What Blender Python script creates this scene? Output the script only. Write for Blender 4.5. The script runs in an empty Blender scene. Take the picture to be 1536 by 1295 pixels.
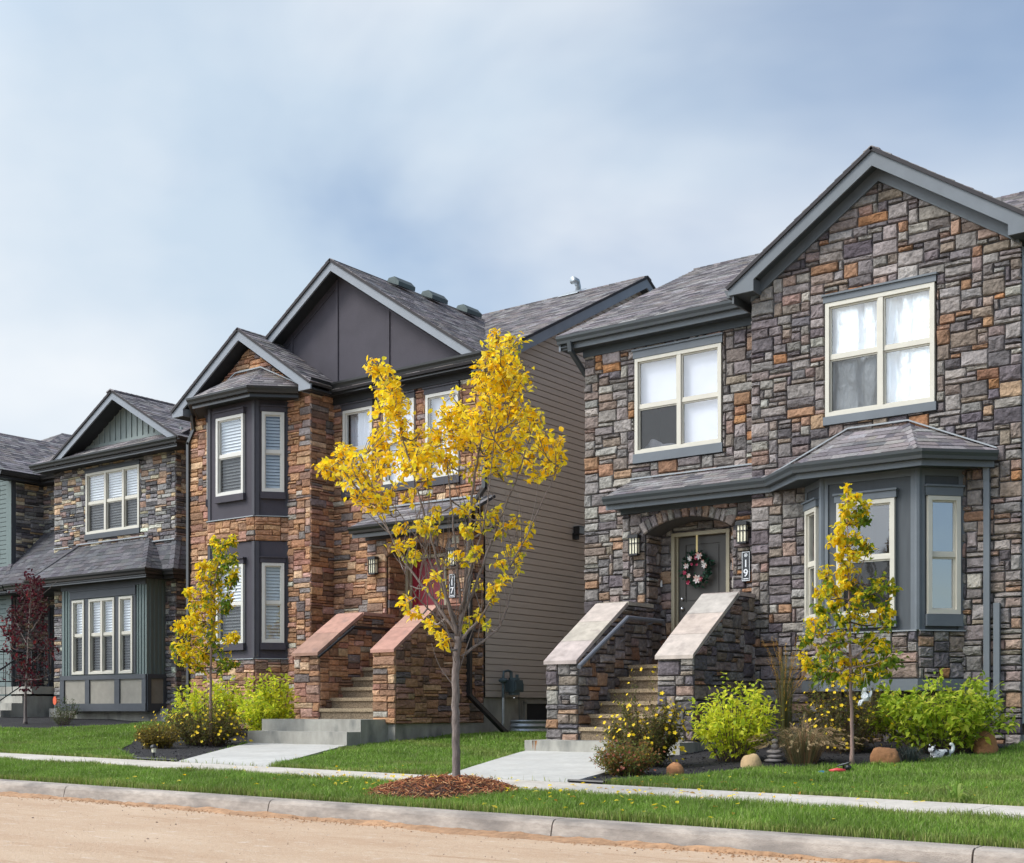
import bpy, math, random
import numpy as np
from mathutils import Vector
R = random.Random(7)
sc = bpy.context.scene
COL = sc.collection
V = Vector
# ---------------------------------------------------------------- camera geometry (metres, z=0 at the pavement)
F_, CX_, YH_, ZC_ = 1910.0, 768.0, 1065.0, 0.72
def at(x, y, d):
    """point seen at reference coordinate (x, y), d metres down the optical axis"""
    l = (x-CX_)/F_*d
    return V((.8*l-.6*d, .6*l+.8*d, (YH_-y)/F_*d+ZC_))
def gz(X, Y):
    zs = -.0092*(X+8.6)
    if Y <= 9.15:
        zc = -.08-.0055*(X+7.5)
        t = min(1, max(0, (Y-7.9)/1.25))
        return zc+(zs-zc)*t
    if Y <= 10.4: return zs
    top = .28+max(0, -X-15)*.02
    t = min(1, (Y-10.4)/6.1)
    return zs+(top-zs)*t**1.8
# ---------------------------------------------------------------- materials
def new_mat(name):
    m = bpy.data.materials.new(name); m.use_nodes = True
    nt = m.node_tree; nt.nodes.clear()
    out = nt.nodes.new('ShaderNodeOutputMaterial')
    return m, nt, out
def N(nt, t, **kw):
    n = nt.nodes.new(t)
    for k, v in kw.items():
        if k in n.inputs.keys() if hasattr(n.inputs, 'keys') else False: n.inputs[k].default_value = v
        else: setattr(n, k, v)
    return n
def pm(name, col=(.5,.5,.5), rough=.8, var=.2, scale=6., bump=.15, bscale=40., attr=False, metal=0., spec=.4, stretch=(1,1,1), var2=.0, scale2=.8, stain=None, stain_scale=1.5, stain_lo=.55, stain_hi=.75, bdist=.01):
    m, nt, out = new_mat(name)
    L = nt.links.new
    p = nt.nodes.new('ShaderNodeBsdfPrincipled')
    p.inputs['Roughness'].default_value = rough; p.inputs['Metallic'].default_value = metal
    p.inputs['Specular IOR Level'].default_value = spec
    geo = nt.nodes.new('ShaderNodeNewGeometry')
    mp = nt.nodes.new('ShaderNodeMapping'); mp.inputs['Scale'].default_value = stretch
    L(geo.outputs['Position'], mp.inputs['Vector'])
    n1 = nt.nodes.new('ShaderNodeTexNoise'); n1.inputs['Scale'].default_value = scale; n1.inputs['Detail'].default_value = 5; n1.inputs['Roughness'].default_value = .6
    L(mp.outputs[0], n1.inputs['Vector'])
    mr = nt.nodes.new('ShaderNodeMapRange'); mr.inputs['From Min'].default_value = .25; mr.inputs['From Max'].default_value = .75
    mr.inputs['To Min'].default_value = 1-var; mr.inputs['To Max'].default_value = 1+var
    L(n1.outputs['Fac'], mr.inputs['Value'])
    fac = mr.outputs[0]
    if var2:
        n3 = nt.nodes.new('ShaderNodeTexNoise'); n3.inputs['Scale'].default_value = scale2; n3.inputs['Detail'].default_value = 3
        L(mp.outputs[0], n3.inputs['Vector'])
        m3 = nt.nodes.new('ShaderNodeMapRange'); m3.inputs['From Min'].default_value = .3; m3.inputs['From Max'].default_value = .7
        m3.inputs['To Min'].default_value = 1-var2; m3.inputs['To Max'].default_value = 1+var2
        L(n3.outputs['Fac'], m3.inputs['Value'])
        mu = nt.nodes.new('ShaderNodeMath'); mu.operation = 'MULTIPLY'; L(fac, mu.inputs[0]); L(m3.outputs[0], mu.inputs[1]); fac = mu.outputs[0]
    vm = nt.nodes.new('ShaderNodeVectorMath'); vm.operation = 'SCALE'
    if attr:
        a = nt.nodes.new('ShaderNodeAttribute'); a.attribute_name = 'col'; L(a.outputs['Color'], vm.inputs[0])
    else: vm.inputs[0].default_value = col
    L(fac, vm.inputs['Scale'])
    c = vm.outputs[0]
    if stain:
        n4 = nt.nodes.new('ShaderNodeTexNoise'); n4.inputs['Scale'].default_value = stain_scale; n4.inputs['Detail'].default_value = 6
        L(mp.outputs[0], n4.inputs['Vector'])
        m4 = nt.nodes.new('ShaderNodeMapRange'); m4.inputs['From Min'].default_value = stain_lo; m4.inputs['From Max'].default_value = stain_hi; L(n4.outputs['Fac'], m4.inputs['Value'])
        mx = nt.nodes.new('ShaderNodeMix'); mx.data_type = 'RGBA'; L(m4.outputs[0], mx.inputs[0]); L(c, mx.inputs[6]); mx.inputs[7].default_value = (*stain, 1)
        c = mx.outputs[2]
    L(c, p.inputs['Base Color'])
    if bump:
        n2 = nt.nodes.new('ShaderNodeTexNoise'); n2.inputs['Scale'].default_value = bscale; n2.inputs['Detail'].default_value = 6
        L(mp.outputs[0], n2.inputs['Vector'])
        b = nt.nodes.new('ShaderNodeBump'); b.inputs['Strength'].default_value = bump; b.inputs['Distance'].default_value = bdist
        L(n2.outputs['Fac'], b.inputs['Height']); L(b.outputs[0], p.inputs['Normal'])
    L(p.outputs[0], out.inputs['Surface'])
    return m
def leaf_mat(name, trans=.35, rough=.55, patch=0.):
    m, nt, out = new_mat(name); L = nt.links.new
    a = nt.nodes.new('ShaderNodeAttribute'); a.attribute_name = 'col'
    c = a.outputs['Color']
    if patch:
        geo = nt.nodes.new('ShaderNodeNewGeometry')
        n1 = nt.nodes.new('ShaderNodeTexNoise'); n1.inputs['Scale'].default_value = 1.3; n1.inputs['Detail'].default_value = 4; n1.inputs['Roughness'].default_value = .65; L(geo.outputs['Position'], n1.inputs['Vector'])
        mr = nt.nodes.new('ShaderNodeMapRange'); mr.inputs['From Min'].default_value = .3; mr.inputs['From Max'].default_value = .7; mr.inputs['To Min'].default_value = 1-patch; mr.inputs['To Max'].default_value = 1+patch; L(n1.outputs['Fac'], mr.inputs['Value'])
        vm = nt.nodes.new('ShaderNodeVectorMath'); vm.operation = 'SCALE'; L(c, vm.inputs[0]); L(mr.outputs[0], vm.inputs['Scale']); c = vm.outputs[0]
    p = nt.nodes.new('ShaderNodeBsdfPrincipled'); p.inputs['Roughness'].default_value = rough; p.inputs['Specular IOR Level'].default_value = .3
    L(c, p.inputs['Base Color'])
    t = nt.nodes.new('ShaderNodeBsdfTranslucent'); L(c, t.inputs['Color'])
    mx = nt.nodes.new('ShaderNodeMixShader'); mx.inputs[0].default_value = trans
    L(p.outputs[0], mx.inputs[1]); L(t.outputs[0], mx.inputs[2]); L(mx.outputs[0], out.inputs['Surface'])
    return m
def glass_mat(name, base=.08, k=1.6, tint=(.95,.97,.97)):
    m, nt, out = new_mat(name); L = nt.links.new
    tr = nt.nodes.new('ShaderNodeBsdfTransparent'); tr.inputs['Color'].default_value = (*tint, 1)
    gl = nt.nodes.new('ShaderNodeBsdfGlossy'); gl.inputs['Roughness'].default_value = .012; gl.inputs['Color'].default_value = (.95,.97,1,1)
    geo = nt.nodes.new('ShaderNodeNewGeometry')
    n1 = nt.nodes.new('ShaderNodeTexNoise'); n1.inputs['Scale'].default_value = 1.7; n1.inputs['Detail'].default_value = 1; L(geo.outputs['Position'], n1.inputs['Vector'])
    b = nt.nodes.new('ShaderNodeBump'); b.inputs['Strength'].default_value = .25; b.inputs['Distance'].default_value = .02; L(n1.outputs['Fac'], b.inputs['Height']); L(b.outputs[0], gl.inputs['Normal'])
    lw = nt.nodes.new('ShaderNodeLayerWeight'); lw.inputs['Blend'].default_value = .5
    fr = nt.nodes.new('ShaderNodeMath'); fr.operation = 'POWER'; fr.inputs[1].default_value = 4.; L(lw.outputs['Facing'], fr.inputs[0])
    ma = nt.nodes.new('ShaderNodeMath'); ma.operation = 'MULTIPLY_ADD'; ma.inputs[1].default_value = k; ma.inputs[2].default_value = base; ma.use_clamp = True
    L(fr.outputs[0], ma.inputs[0])
    mx = nt.nodes.new('ShaderNodeMixShader'); L(ma.outputs[0], mx.inputs[0]); L(tr.outputs[0], mx.inputs[1]); L(gl.outputs[0], mx.inputs[2]); L(mx.outputs[0], out.inputs['Surface'])
    return m
def screen_mat(name):
    m, nt, out = new_mat(name); L = nt.links.new
    tr = nt.nodes.new('ShaderNodeBsdfTransparent')
    d = nt.nodes.new('ShaderNodeBsdfDiffuse'); d.inputs['Color'].default_value = (.05,.05,.05,1)
    mx = nt.nodes.new('ShaderNodeMixShader'); mx.inputs[0].default_value = .55
    L(tr.outputs[0], mx.inputs[1]); L(d.outputs[0], mx.inputs[2]); L(mx.outputs[0], out.inputs['Surface'])
    return m
M = {}
M['stoneA'] = pm('grey_fieldstone', attr=True, rough=.92, var=.38, scale=16, var2=.15, scale2=4., bump=.9, bscale=22, bdist=.03, spec=.2)
M['stoneB'] = pm('brown_ledgestone', attr=True, rough=.92, var=.36, scale=18, var2=.15, scale2=4., bump=.9, bscale=30, bdist=.025, spec=.2)
M['mortarA'] = pm('dark_mortar', (.075,.072,.074), .95, .2, 20)
M['mortarB'] = pm('brown_mortar', (.11,.085,.07), .95, .2, 20)
M['shingle'] = pm('asphalt_shingle', attr=True, rough=.95, var=.3, scale=30, bump=.5, bscale=260, spec=.15)
M['deck'] = pm('roof_deck', (.045,.042,.045), .9, .1)
M['trimA'] = pm('slate_trim_paint', (.128,.145,.162), .55, .10, 4, .10, 60, var2=.08)
M['bayA'] = pm('slate_bay_panel', (.068,.077,.086), .65, .12, 5, .12, 90, stretch=(4,4,.4))
M['trimB'] = pm('charcoal_trim_paint', (.050,.048,.058), .6, .1, 4, .08, 60)
M['fasciaB'] = pm('grey_fascia_paint', (.22,.24,.27), .55, .08, 3, .05, 60)
M['panelB'] = pm('charcoal_stucco_panel', (.056,.050,.062), .8, .12, 3, .25, 120)
M['gutA'] = pm('slate_gutter_metal', (.062,.071,.077), .35, .06, 3, 0, metal=.0, spec=.5)
M['gutB'] = pm('black_gutter_metal', (.022,.022,.023), .3, .06, 3, 0, spec=.55)
M['soffit'] = pm('dark_soffit', (.028,.030,.034), .7, .1, 4, .1, 30)
M['soffitA'] = pm('grey_soffit', (.055,.066,.075), .7, .1, 4, .1, 30)
M['teal'] = pm('teal_board_siding', (.135,.172,.165), .65, .1, 4, .15, 60, stretch=(3,3,.4))
M['sage'] = pm('sage_gable_board', (.20,.235,.225), .65, .1, 4, .15, 60)
M['trimC'] = pm('slate_blue_trim', (.062,.068,.078), .6, .1, 4, .08, 60)
M['beige'] = pm('beige_panel', (.27,.25,.21), .75, .12, 6, .12, 80)
M['vinyl'] = pm('taupe_vinyl_siding', (.465,.395,.338), .5, .09, 2.0, .05, 60, stretch=(1,.2,6), spec=.35)
M['vinylL'] = pm('light_vinyl_trim', (.30,.32,.335), .5, .05, 3, 0)
M['frame'] = pm('cream_window_frame', (.56,.53,.45), .45, .05, 6, 0, spec=.5)
M['frameW'] = pm('ivory_window_frame', (.60,.58,.53), .45, .05, 6, 0, spec=.5)
M['blind'] = pm('white_blind', (.66,.67,.69), .6, .04, 5, 0)
M['curtain'] = pm('pale_curtain', (.60,.60,.67), .9, .06, 5, .1, 20)
M['foil'] = pm('crinkled_foil', (.84,.855,.88), .30, .08, 4, .45, 8, metal=.30, bdist=.06, stretch=(1.6,1,.7))
M['dark'] = pm('dark_interior', (.025,.023,.022), .9, .2, 3, 0)
M['glass'] = glass_mat('window_glass', .12, .9)
M['glassR'] = glass_mat('coated_window_glass', .42, .9, (.6,.65,.65))
M['screen'] = screen_mat('insect_screen')
M['conc'] = pm('new_concrete', (.48,.465,.43), .92, .12, 14, .3, 140, var2=.10, scale2=1.6, stain=(.44,.42,.38), stain_scale=2.4, stain_lo=.5, stain_hi=.75)
M['concD'] = pm('weathered_concrete', (.34,.325,.285), .92, .18, 7, .4, 60, var2=.2, scale2=2.2, stain=(.11,.115,.11), stain_scale=2.6, stretch=(1,1,.5))
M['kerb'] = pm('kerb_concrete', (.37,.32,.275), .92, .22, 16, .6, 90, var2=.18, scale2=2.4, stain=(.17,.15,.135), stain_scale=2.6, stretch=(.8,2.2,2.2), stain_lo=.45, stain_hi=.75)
M['walk'] = pm('pavement_concrete', (.52,.475,.415), .92, .14, 14, .3, 120, var2=.10, scale2=1.4, stain=(.40,.35,.29), stain_scale=2.2, stain_lo=.52, stain_hi=.78)
M['agg'] = pm('exposed_aggregate', (.21,.155,.10), .9, .75, 55, .9, 60, bdist=.01)
M['aggL'] = pm('exposed_aggregate_edge', (.33,.25,.16), .9, .6, 55, .9, 60, bdist=.01)
M['copeA'] = pm('tan_stone_coping', attr=True, rough=.88, var=.22, scale=7, bump=.4, bscale=70, var2=.14, scale2=2.5, stain=(.24,.20,.18), stain_scale=5, stain_lo=.55, stain_hi=.8)
M['copeB'] = pm('pink_stone_coping', attr=True, rough=.88, var=.18, scale=8, bump=.4, bscale=70, var2=.12, scale2=2, stain=(.22,.15,.13), stain_scale=5, stain_lo=.58, stain_hi=.82)
M['doorA'] = pm('brown_grey_door_paint', (.056,.051,.045), .5, .06, 3, .04, 60)
M['doorB'] = pm('red_door_paint', (.22,.008,.022), .4, .06, 3, .04, 60)
M['doorfr'] = pm('taupe_door_frame', (.33,.29,.20), .5, .06, 4, 0)
M['black'] = pm('black_metal', (.015,.015,.016), .4, .1, 5, 0)
M['steel'] = pm('brushed_steel', (.65,.65,.66), .3, .05, 8, 0, metal=1)
M['galv'] = pm('galvanised_steel', (.42,.45,.47), .45, .15, 9, .05, 40, metal=.85)
M['rail'] = pm('grey_handrail_metal', (.15,.16,.185), .38, .06, 5, 0)
M['ventgreen'] = pm('weathered_vent_metal', (.072,.092,.09), .5, .2, 8, .1, 40, metal=.3)
M['white'] = pm('white_paint', (.78,.79,.78), .5, .05, 6, 0)
M['meter'] = pm('grey_meter_metal', (.075,.105,.115), .45, .15, 12, .1, 60, metal=.2)
M['amber'] = pm('frosted_lamp_glass', (.85,.80,.60), .35, .08, 9, .05, 50)
M['signA'] = pm('black_sign_plate', (.022,.026,.032), .4, .1, 9, 0)
M['signT'] = pm('silver_sign_lettering', (.72,.74,.76), .45, .03, 9, 0)
def road_mat():
    m, nt, out = new_mat('sandy_road_dirt'); L = nt.links.new
    geo = nt.nodes.new('ShaderNodeNewGeometry')
    def noise(sc_, det, st, rough=.6):
        mp = nt.nodes.new('ShaderNodeMapping'); mp.inputs['Scale'].default_value = st; L(geo.outputs['Position'], mp.inputs['Vector'])
        n = nt.nodes.new('ShaderNodeTexNoise'); n.inputs['Scale'].default_value = sc_; n.inputs['Detail'].default_value = det; n.inputs['Roughness'].default_value = rough; L(mp.outputs[0], n.inputs['Vector']); return n.outputs['Fac']
    def mixc(fac, lo, hi, a, b):
        mr = nt.nodes.new('ShaderNodeMapRange'); mr.inputs['From Min'].default_value = lo; mr.inputs['From Max'].default_value = hi; L(fac, mr.inputs['Value'])
        mx = nt.nodes.new('ShaderNodeMix'); mx.data_type = 'RGBA'; L(mr.outputs[0], mx.inputs[0])
        for k, v in ((6, a), (7, b)):
            if isinstance(v, tuple): mx.inputs[k].default_value = (*v, 1)
            else: L(v, mx.inputs[k])
        return mx.outputs[2]
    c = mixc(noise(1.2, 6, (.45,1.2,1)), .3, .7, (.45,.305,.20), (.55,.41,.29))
    c = mixc(noise(3.0, 6, (.3,2.0,1), .7), .56, .74, c, (.38,.235,.14))
    c = mixc(noise(9.0, 6, (.7,1.3,1), .7), .56, .76, c, (.62,.53,.43))
    c = mixc(noise(60., 3, (1,1,1)), .60, .72, c, (.30,.20,.14))
    c = mixc(noise(110., 2, (1,1,1)), .62, .72, c, (.66,.58,.48))
    p = nt.nodes.new('ShaderNodeBsdfPrincipled'); p.inputs['Roughness'].default_value = .95; p.inputs['Specular IOR Level'].default_value = .15; L(c, p.inputs['Base Color'])
    b = nt.nodes.new('ShaderNodeBump'); b.inputs['Strength'].default_value = .8; b.inputs['Distance'].default_value = .012; L(noise(45., 6, (.6,1,1), .7), b.inputs['Height']); L(b.outputs[0], p.inputs['Normal'])
    L(p.outputs[0], out.inputs['Surface']); return m
M['road'] = road_mat()
M['dirt'] = pm('orange_kerb_dirt', (.36,.21,.115), .95, .35, 18, .6, 60, var2=.2, scale2=3)
M['soil'] = pm('lawn_soil', (.045,.055,.02), .95, .3, 6, .4, 40)
M['mulchD'] = pm('black_mulch_soil', (.018,.016,.017), .95, .45, 60, .9, 60, bdist=.02)
M['mulch'] = pm('cedar_mulch', attr=True, rough=.85, var=.25, scale=30, bump=.2, bscale=80)
M['bark'] = pm('grey_brown_bark', (.19,.155,.14), .9, .4, 22, .9, 50, stretch=(2,2,.5), stain=(.31,.265,.245), stain_scale=6, bdist=.01)
M['barkR'] = pm('pinkish_sapling_bark', (.30,.20,.165), .8, .25, 18, .5, 40, stretch=(2,2,.4))
M['barkD'] = pm('dark_twig_bark', (.10,.065,.05), .85, .3, 20, .4, 40)
M['leaf'] = leaf_mat('autumn_leaf', .55)
M['grass'] = leaf_mat('grass_blade', .32, .55, patch=.30)
M['rockO'] = pm('orange_sandstone', (.36,.17,.075), .92, .3, 6, .8, 18, var2=.2, scale2=5, bdist=.03)
M['rockT'] = pm('tan_sandstone', (.46,.32,.17), .92, .22, 7, .6, 18, bdist=.02)
M['slate'] = pm('stacked_slate_stone', (.27,.245,.24), .9, .3, 12, .6, 30)
M['catw'] = pm('black_and_white_glaze', (.72,.72,.71), .3, .05, 6, 0, stain=(.025,.025,.028), stain_scale=16, stain_lo=.50, stain_hi=.53)
M['red'] = pm('red_plastic', (.62,.06,.06), .4, .06, 6, 0)
M['blue'] = pm('blue_plastic', (.02,.20,.42), .4, .06, 6, 0)
M['orange'] = pm('orange_reflector', (.75,.12,.04), .45, .06, 6, 0)
M['gold'] = pm('gold_ribbon', (.72,.55,.22), .35, .06, 6, 0)
M['petal'] = leaf_mat('flower_petal', .25)
M['pebble'] = pm('road_pebble', attr=True, rough=.9, var=.2, scale=40, bump=.2)
# ---------------------------------------------------------------- mesh builder
class MB:
    def __init__(s): s.v = []; s.f = []; s.m = []; s.c = []
    def add(s, vs, fs, m=0, c=(1,1,1)):
        o = len(s.v); s.v.extend([tuple(p) for p in vs])
        for f in fs:
            s.f.append([i+o for i in f]); s.m.append(m); s.c.append(c)
    def box(s, x0, x1, y0, y1, z0, z1, m=0, c=(1,1,1)):
        vs = [(x,y,z) for z in (z0,z1) for y in (y0,y1) for x in (x0,x1)]
        s.add(vs, [(0,2,3,1),(4,5,7,6),(0,1,5,4),(2,6,7,3),(0,4,6,2),(1,3,7,5)], m, c)
    def prism(s, poly, d, m=0, c=(1,1,1)):
        """poly: 3D points, extruded by vector d"""
        n = len(poly); d = V(d); a = [V(p) for p in poly]; b = [p+d for p in a]
        s.add(a+b, [list(range(n)), list(range(2*n-1, n-1, -1))]+[(i, (i+1)%n, (i+1)%n+n, i+n) for i in range(n)], m, c)
    def tube(s, pts, rad, n=6, m=0, c=(1,1,1), cap=True):
        pts = [V(p) for p in pts]; k = len(pts)
        if not hasattr(rad, '__len__'): rad = [rad]*k
        vs = []; up = None
        for i, p in enumerate(pts):
            t = (pts[min(i+1,k-1)]-pts[max(i-1,0)])
            if t.length < 1e-9: t = V((0,0,1))
            t.normalize()
            if up is None:
                a = t.cross(V((0,0,1))); 
                if a.length < .05: a = t.cross(V((1,0,0)))
                a.normalize()
            else:
                a = up-t*up.dot(t)
                if a.length < 1e-6: a = t.orthogonal()
                a.normalize()
            up = a; b = t.cross(a)
            for j in range(n):
                g = 2*math.pi*j/n; vs.append(p+(a*math.cos(g)+b*math.sin(g))*rad[i])
        fs = [(i*n+j, i*n+(j+1)%n, (i+1)*n+(j+1)%n, (i+1)*n+j) for i in range(k-1) for j in range(n)]
        if cap: fs += [list(range(n-1,-1,-1)), [(k-1)*n+j for j in range(n)]]
        s.add(vs, fs, m, c)
    def lathe(s, prof, cen, n=16, m=0, c=(1,1,1)):
        cen = V(cen); vs = []; k = len(prof)
        for r, z in prof:
            for j in range(n):
                g = 2*math.pi*j/n; vs.append(cen+V((r*math.cos(g), r*math.sin(g), z)))
        fs = [(i*n+j, i*n+(j+1)%n, (i+1)*n+(j+1)%n, (i+1)*n+j) for i in range(k-1) for j in range(n)]
        fs += [list(range(n-1,-1,-1)), [(k-1)*n+j for j in range(n)]]
        s.add(vs, fs, m, c)
    def blob(s, cen, rx, ry, rz, rough=.15, nu=14, nv=8, m=0, c=(1,1,1), seed=0, zmin=None):
        rr = random.Random(seed); cen = V(cen)
        dirs = [V((rr.gauss(0,1), rr.gauss(0,1), rr.gauss(0,1))).normalized() for _ in range(9)]
        cut = [rr.uniform(.74,1.02) for _ in dirs]
        vs = []
        for i in range(nv+1):
            th = math.pi*i/nv
            for j in range(nu):
                ph = 2*math.pi*j/nu
                d = V((math.sin(th)*math.cos(ph), math.sin(th)*math.sin(ph), math.cos(th)))
                r = 1.
                for q, h in zip(dirs, cut):
                    k = d.dot(q)
                    if k > 0: r = min(r, h/k if k*r > h else r)
                r *= 1+rr.uniform(-rough, rough)*.25
                vs.append(cen+V((d.x*rx*r, d.y*ry*r, d.z*rz*r)))
        s.add(vs, [(i*nu+j, i*nu+(j+1)%nu, (i+1)*nu+(j+1)%nu, (i+1)*nu+j) for i in range(nv) for j in range(nu)], m, c)
POS = {}
def link(o, parent=None):
    COL.objects.link(o)
    if parent is not None:
        o.parent = parent
        o.matrix_parent_inverse.identity()
        o.location = POS[o.name]-POS[parent.name]
    else: o.location = POS[o.name]
def build(name, mb, mats, parent=None, smooth=False, origin=None):
    if not mb.v: return None
    vs = np.array(mb.v, dtype=np.float64)
    lo, hi = vs.min(0), vs.max(0)
    cen = np.array(origin) if origin is not None else np.array([(lo[0]+hi[0])/2, (lo[1]+hi[1])/2, lo[2]])
    me = bpy.data.meshes.new(name)
    me.from_pydata((vs-cen).tolist(), [], mb.f)
    if not isinstance(mats, (list, tuple)): mats = [mats]
    for m in mats: me.materials.append(M[m] if isinstance(m, str) else m)
    me.polygons.foreach_set('material_index', mb.m)
    ca = me.color_attributes.new('col', 'FLOAT_COLOR', 'CORNER')
    cnt = np.array([len(f) for f in mb.f])
    cc = np.ones((len(mb.f), 4), dtype=np.float32); cc[:, :3] = np.array(mb.c, dtype=np.float32)
    ca.data.foreach_set('color', np.repeat(cc, cnt, axis=0).ravel())
    if smooth: me.polygons.foreach_set('use_smooth', [True]*len(me.polygons))
    me.update()
    o = bpy.data.objects.new(name, me)
    POS[o.name] = V(cen)
    link(o, parent)
    return o
def thing(name, label, cat, loc, group=None):
    o = bpy.data.objects.new(name, None); o.empty_display_size = .3
    POS[o.name] = V(loc); link(o)
    return tag(o, label, cat, group)
def tag(o, label=None, cat=None, group=None, kind=None):
    if label: o['label'] = label
    if cat: o['category'] = cat
    if group: o['group'] = group
    if kind: o['kind'] = kind
    return o
# ---------------------------------------------------------------- wall frames: (u along, n outward, z up)
class Fr:
    def __init__(s, O, U, Nn): s.O = V(O); s.U = V(U).normalized(); s.N = V(Nn).normalized()
    def p(s, u, n, z): return s.O+s.U*u+s.N*n+V((0,0,z))
    def box(s, mb, u0, u1, n0, n1, z0, z1, m=0, c=(1,1,1)):
        vs = [s.p(u,n,z) for z in (z0,z1) for n in (n0,n1) for u in (u0,u1)]
        mb.add(vs, [(0,2,3,1),(4,5,7,6),(0,1,5,4),(2,6,7,3),(0,4,6,2),(1,3,7,5)], m, c)
    def poly(s, mb, pts, n0, n1, m=0, c=(1,1,1)):
        mb.prism([s.p(u, n0, z) for u, z in pts], s.N*(n1-n0), m, c)
def front(Y): return Fr((0,Y,0), (1,0,0), (0,-1,0))
def right(X): return Fr((X,0,0), (0,1,0), (1,0,0))
def left(X): return Fr((X,0,0), (0,1,0), (-1,0,0))
def seg(a, b):
    """frame running from plan point a to b, outward to the right-hand side (towards -Y for +X runs)"""
    a = V((*a,0)); b = V((*b,0)); u = (b-a).normalized()
    f = Fr(a, u, (u.y, -u.x, 0)); f.len = (b-a).length; return f
def clip_half(poly, a, b, c):
    """keep a*u+b*z>=c"""
    out = []
    for i in range(len(poly)):
        p, q = poly[i], poly[(i+1)%len(poly)]
        dp, dq = a*p[0]+b*p[1]-c, a*q[0]+b*q[1]-c
        if dp >= 0: out.append(p)
        if (dp >= 0) != (dq >= 0):
            t = dp/(dp-dq); out.append((p[0]+(q[0]-p[0])*t, p[1]+(q[1]-p[1])*t))
    return out
def area(p): return .5*sum(p[i][0]*p[(i+1)%len(p)][1]-p[(i+1)%len(p)][0]*p[i][1] for i in range(len(p)))
def clip_poly(poly, conv):
    if area(conv) < 0: conv = conv[::-1]
    for i in range(len(conv)):
        p, q = conv[i], conv[(i+1)%len(conv)]
        a, b = -(q[1]-p[1]), q[0]-p[0]
        poly = clip_half(poly, a, b, a*p[0]+b*p[1])
        if len(poly) < 3: return []
    return poly
def stone(mb, fr, poly, dep, col, gap=.006, rnd=.02, rr=R, rough=1.):
    """one rough-faced stone from a convex outline in (u,z)"""
    if area(poly) < 0: poly = poly[::-1]
    pts = []
    for i in range(len(poly)):
        p, q = poly[i], poly[(i+1)%len(poly)]
        l = math.hypot(q[0]-p[0], q[1]-p[1])
        if l < .004: continue
        k = 2 if l < .2 else 3
        for j in range(k): pts.append((p[0]+(q[0]-p[0])*j/k, p[1]+(q[1]-p[1])*j/k))
    n = len(pts)
    if n < 3: return
    cu = sum(p[0] for p in pts)/n; cz = sum(p[1] for p in pts)/n
    us = [p[0] for p in pts]; zs = [p[1] for p in pts]
    hw = max(.001, (max(us)-min(us))/2); hh = max(.001, (max(zs)-min(zs))/2)
    def inset(p, d): return (cu+(p[0]-cu)*max(.05, 1-d/hw), cz+(p[1]-cz)*max(.05, 1-d/hh))
    vs = []
    wob = [rr.uniform(-.004, .004)*rough for _ in range(n)]
    tilt_u, tilt_z = rr.uniform(-.012,.012)*rough, rr.uniform(-.012,.012)*rough
    for (d, h, jit) in ((gap, 0., 0.), (gap+.002, dep*.55, .0), (gap+min(rnd, hw*.3, hh*.3), dep, .008)):
        for i, p in enumerate(pts):
            q = inset(p, d+wob[i])
            t = tilt_u*(p[0]-cu)/hw+tilt_z*(p[1]-cz)/hh if h > 0 else 0
            vs.append(fr.p(q[0], h+(t+rr.uniform(-jit, jit)*rough if h else 0), q[1]))
    inn = []
    for i, p in enumerate(pts):
        q = (cu+(p[0]-cu)*.5, cz+(p[1]-cz)*.5)
        vs.append(fr.p(q[0]+rr.uniform(-.01,.01)*hw*3, dep+(tilt_u*(p[0]-cu)/hw+tilt_z*(p[1]-cz)/hh)*.5+rr.uniform(-.004,.014)*rough, q[1]))
    vs.append(fr.p(cu, dep+rr.uniform(0,.014)*rough, cz))
    fs = [(k*n+i, k*n+(i+1)%n, (k+1)*n+(i+1)%n, (k+1)*n+i) for k in range(3) for i in range(n)]
    fs += [(3*n+i, 3*n+(i+1)%n, 4*n) for i in range(n)]
    mb.add(vs, fs, 0, col)
def jit(c, a=.12, rr=R):
    k = 1+rr.uniform(-a, a); return tuple(max(0, x*k*(1+rr.uniform(-.04,.04))) for x in c)
PAL_A = [((0.189, 0.168, 0.16), 5), ((0.224, 0.201, 0.189), 5), ((0.157, 0.139, 0.138), 4), ((0.119, 0.104, 0.111), 2.6), ((0.264, 0.239, 0.221), 3.6), ((0.206, 0.164, 0.145), 3.4), ((0.23, 0.184, 0.15), 3), ((0.307, 0.28, 0.257), 1.6), ((0.343, 0.175, 0.086), 0.9), ((0.281, 0.161, 0.1), 1.2), ((0.306, 0.203, 0.138), 1.1), ((0.271, 0.187, 0.155), 1.4)]
PAL_B = [((0.353, 0.189, 0.106), 5), ((0.424, 0.239, 0.136), 5), ((0.282, 0.161, 0.101), 5), ((0.219, 0.137, 0.1), 4), ((0.48, 0.287, 0.173), 3), ((0.184, 0.151, 0.143), 2.2), ((0.254, 0.217, 0.206), 1.8), ((0.339, 0.183, 0.133), 4), ((0.424, 0.259, 0.206), 2.5), ((0.537, 0.364, 0.232), 1.4), ((0.438, 0.392, 0.331), 0.7)]
PAL_C = [((0.162, 0.154, 0.159), 5), ((0.227, 0.217, 0.217), 5), ((0.106, 0.101, 0.107), 4), ((0.32, 0.305, 0.29), 3), ((0.469, 0.346, 0.223), 2.6), ((0.503, 0.447, 0.325), 2.2), ((0.364, 0.242, 0.175), 1.6), ((0.236, 0.174, 0.159), 2), ((0.535, 0.535, 0.459), 1)]
def pick(pal, rr=R):
    t = rr.uniform(0, sum(w for _, w in pal))
    for c, w in pal:
        t -= w
        if t <= 0: return jit(c, .18, rr)
    return pal[0][0]
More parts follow.
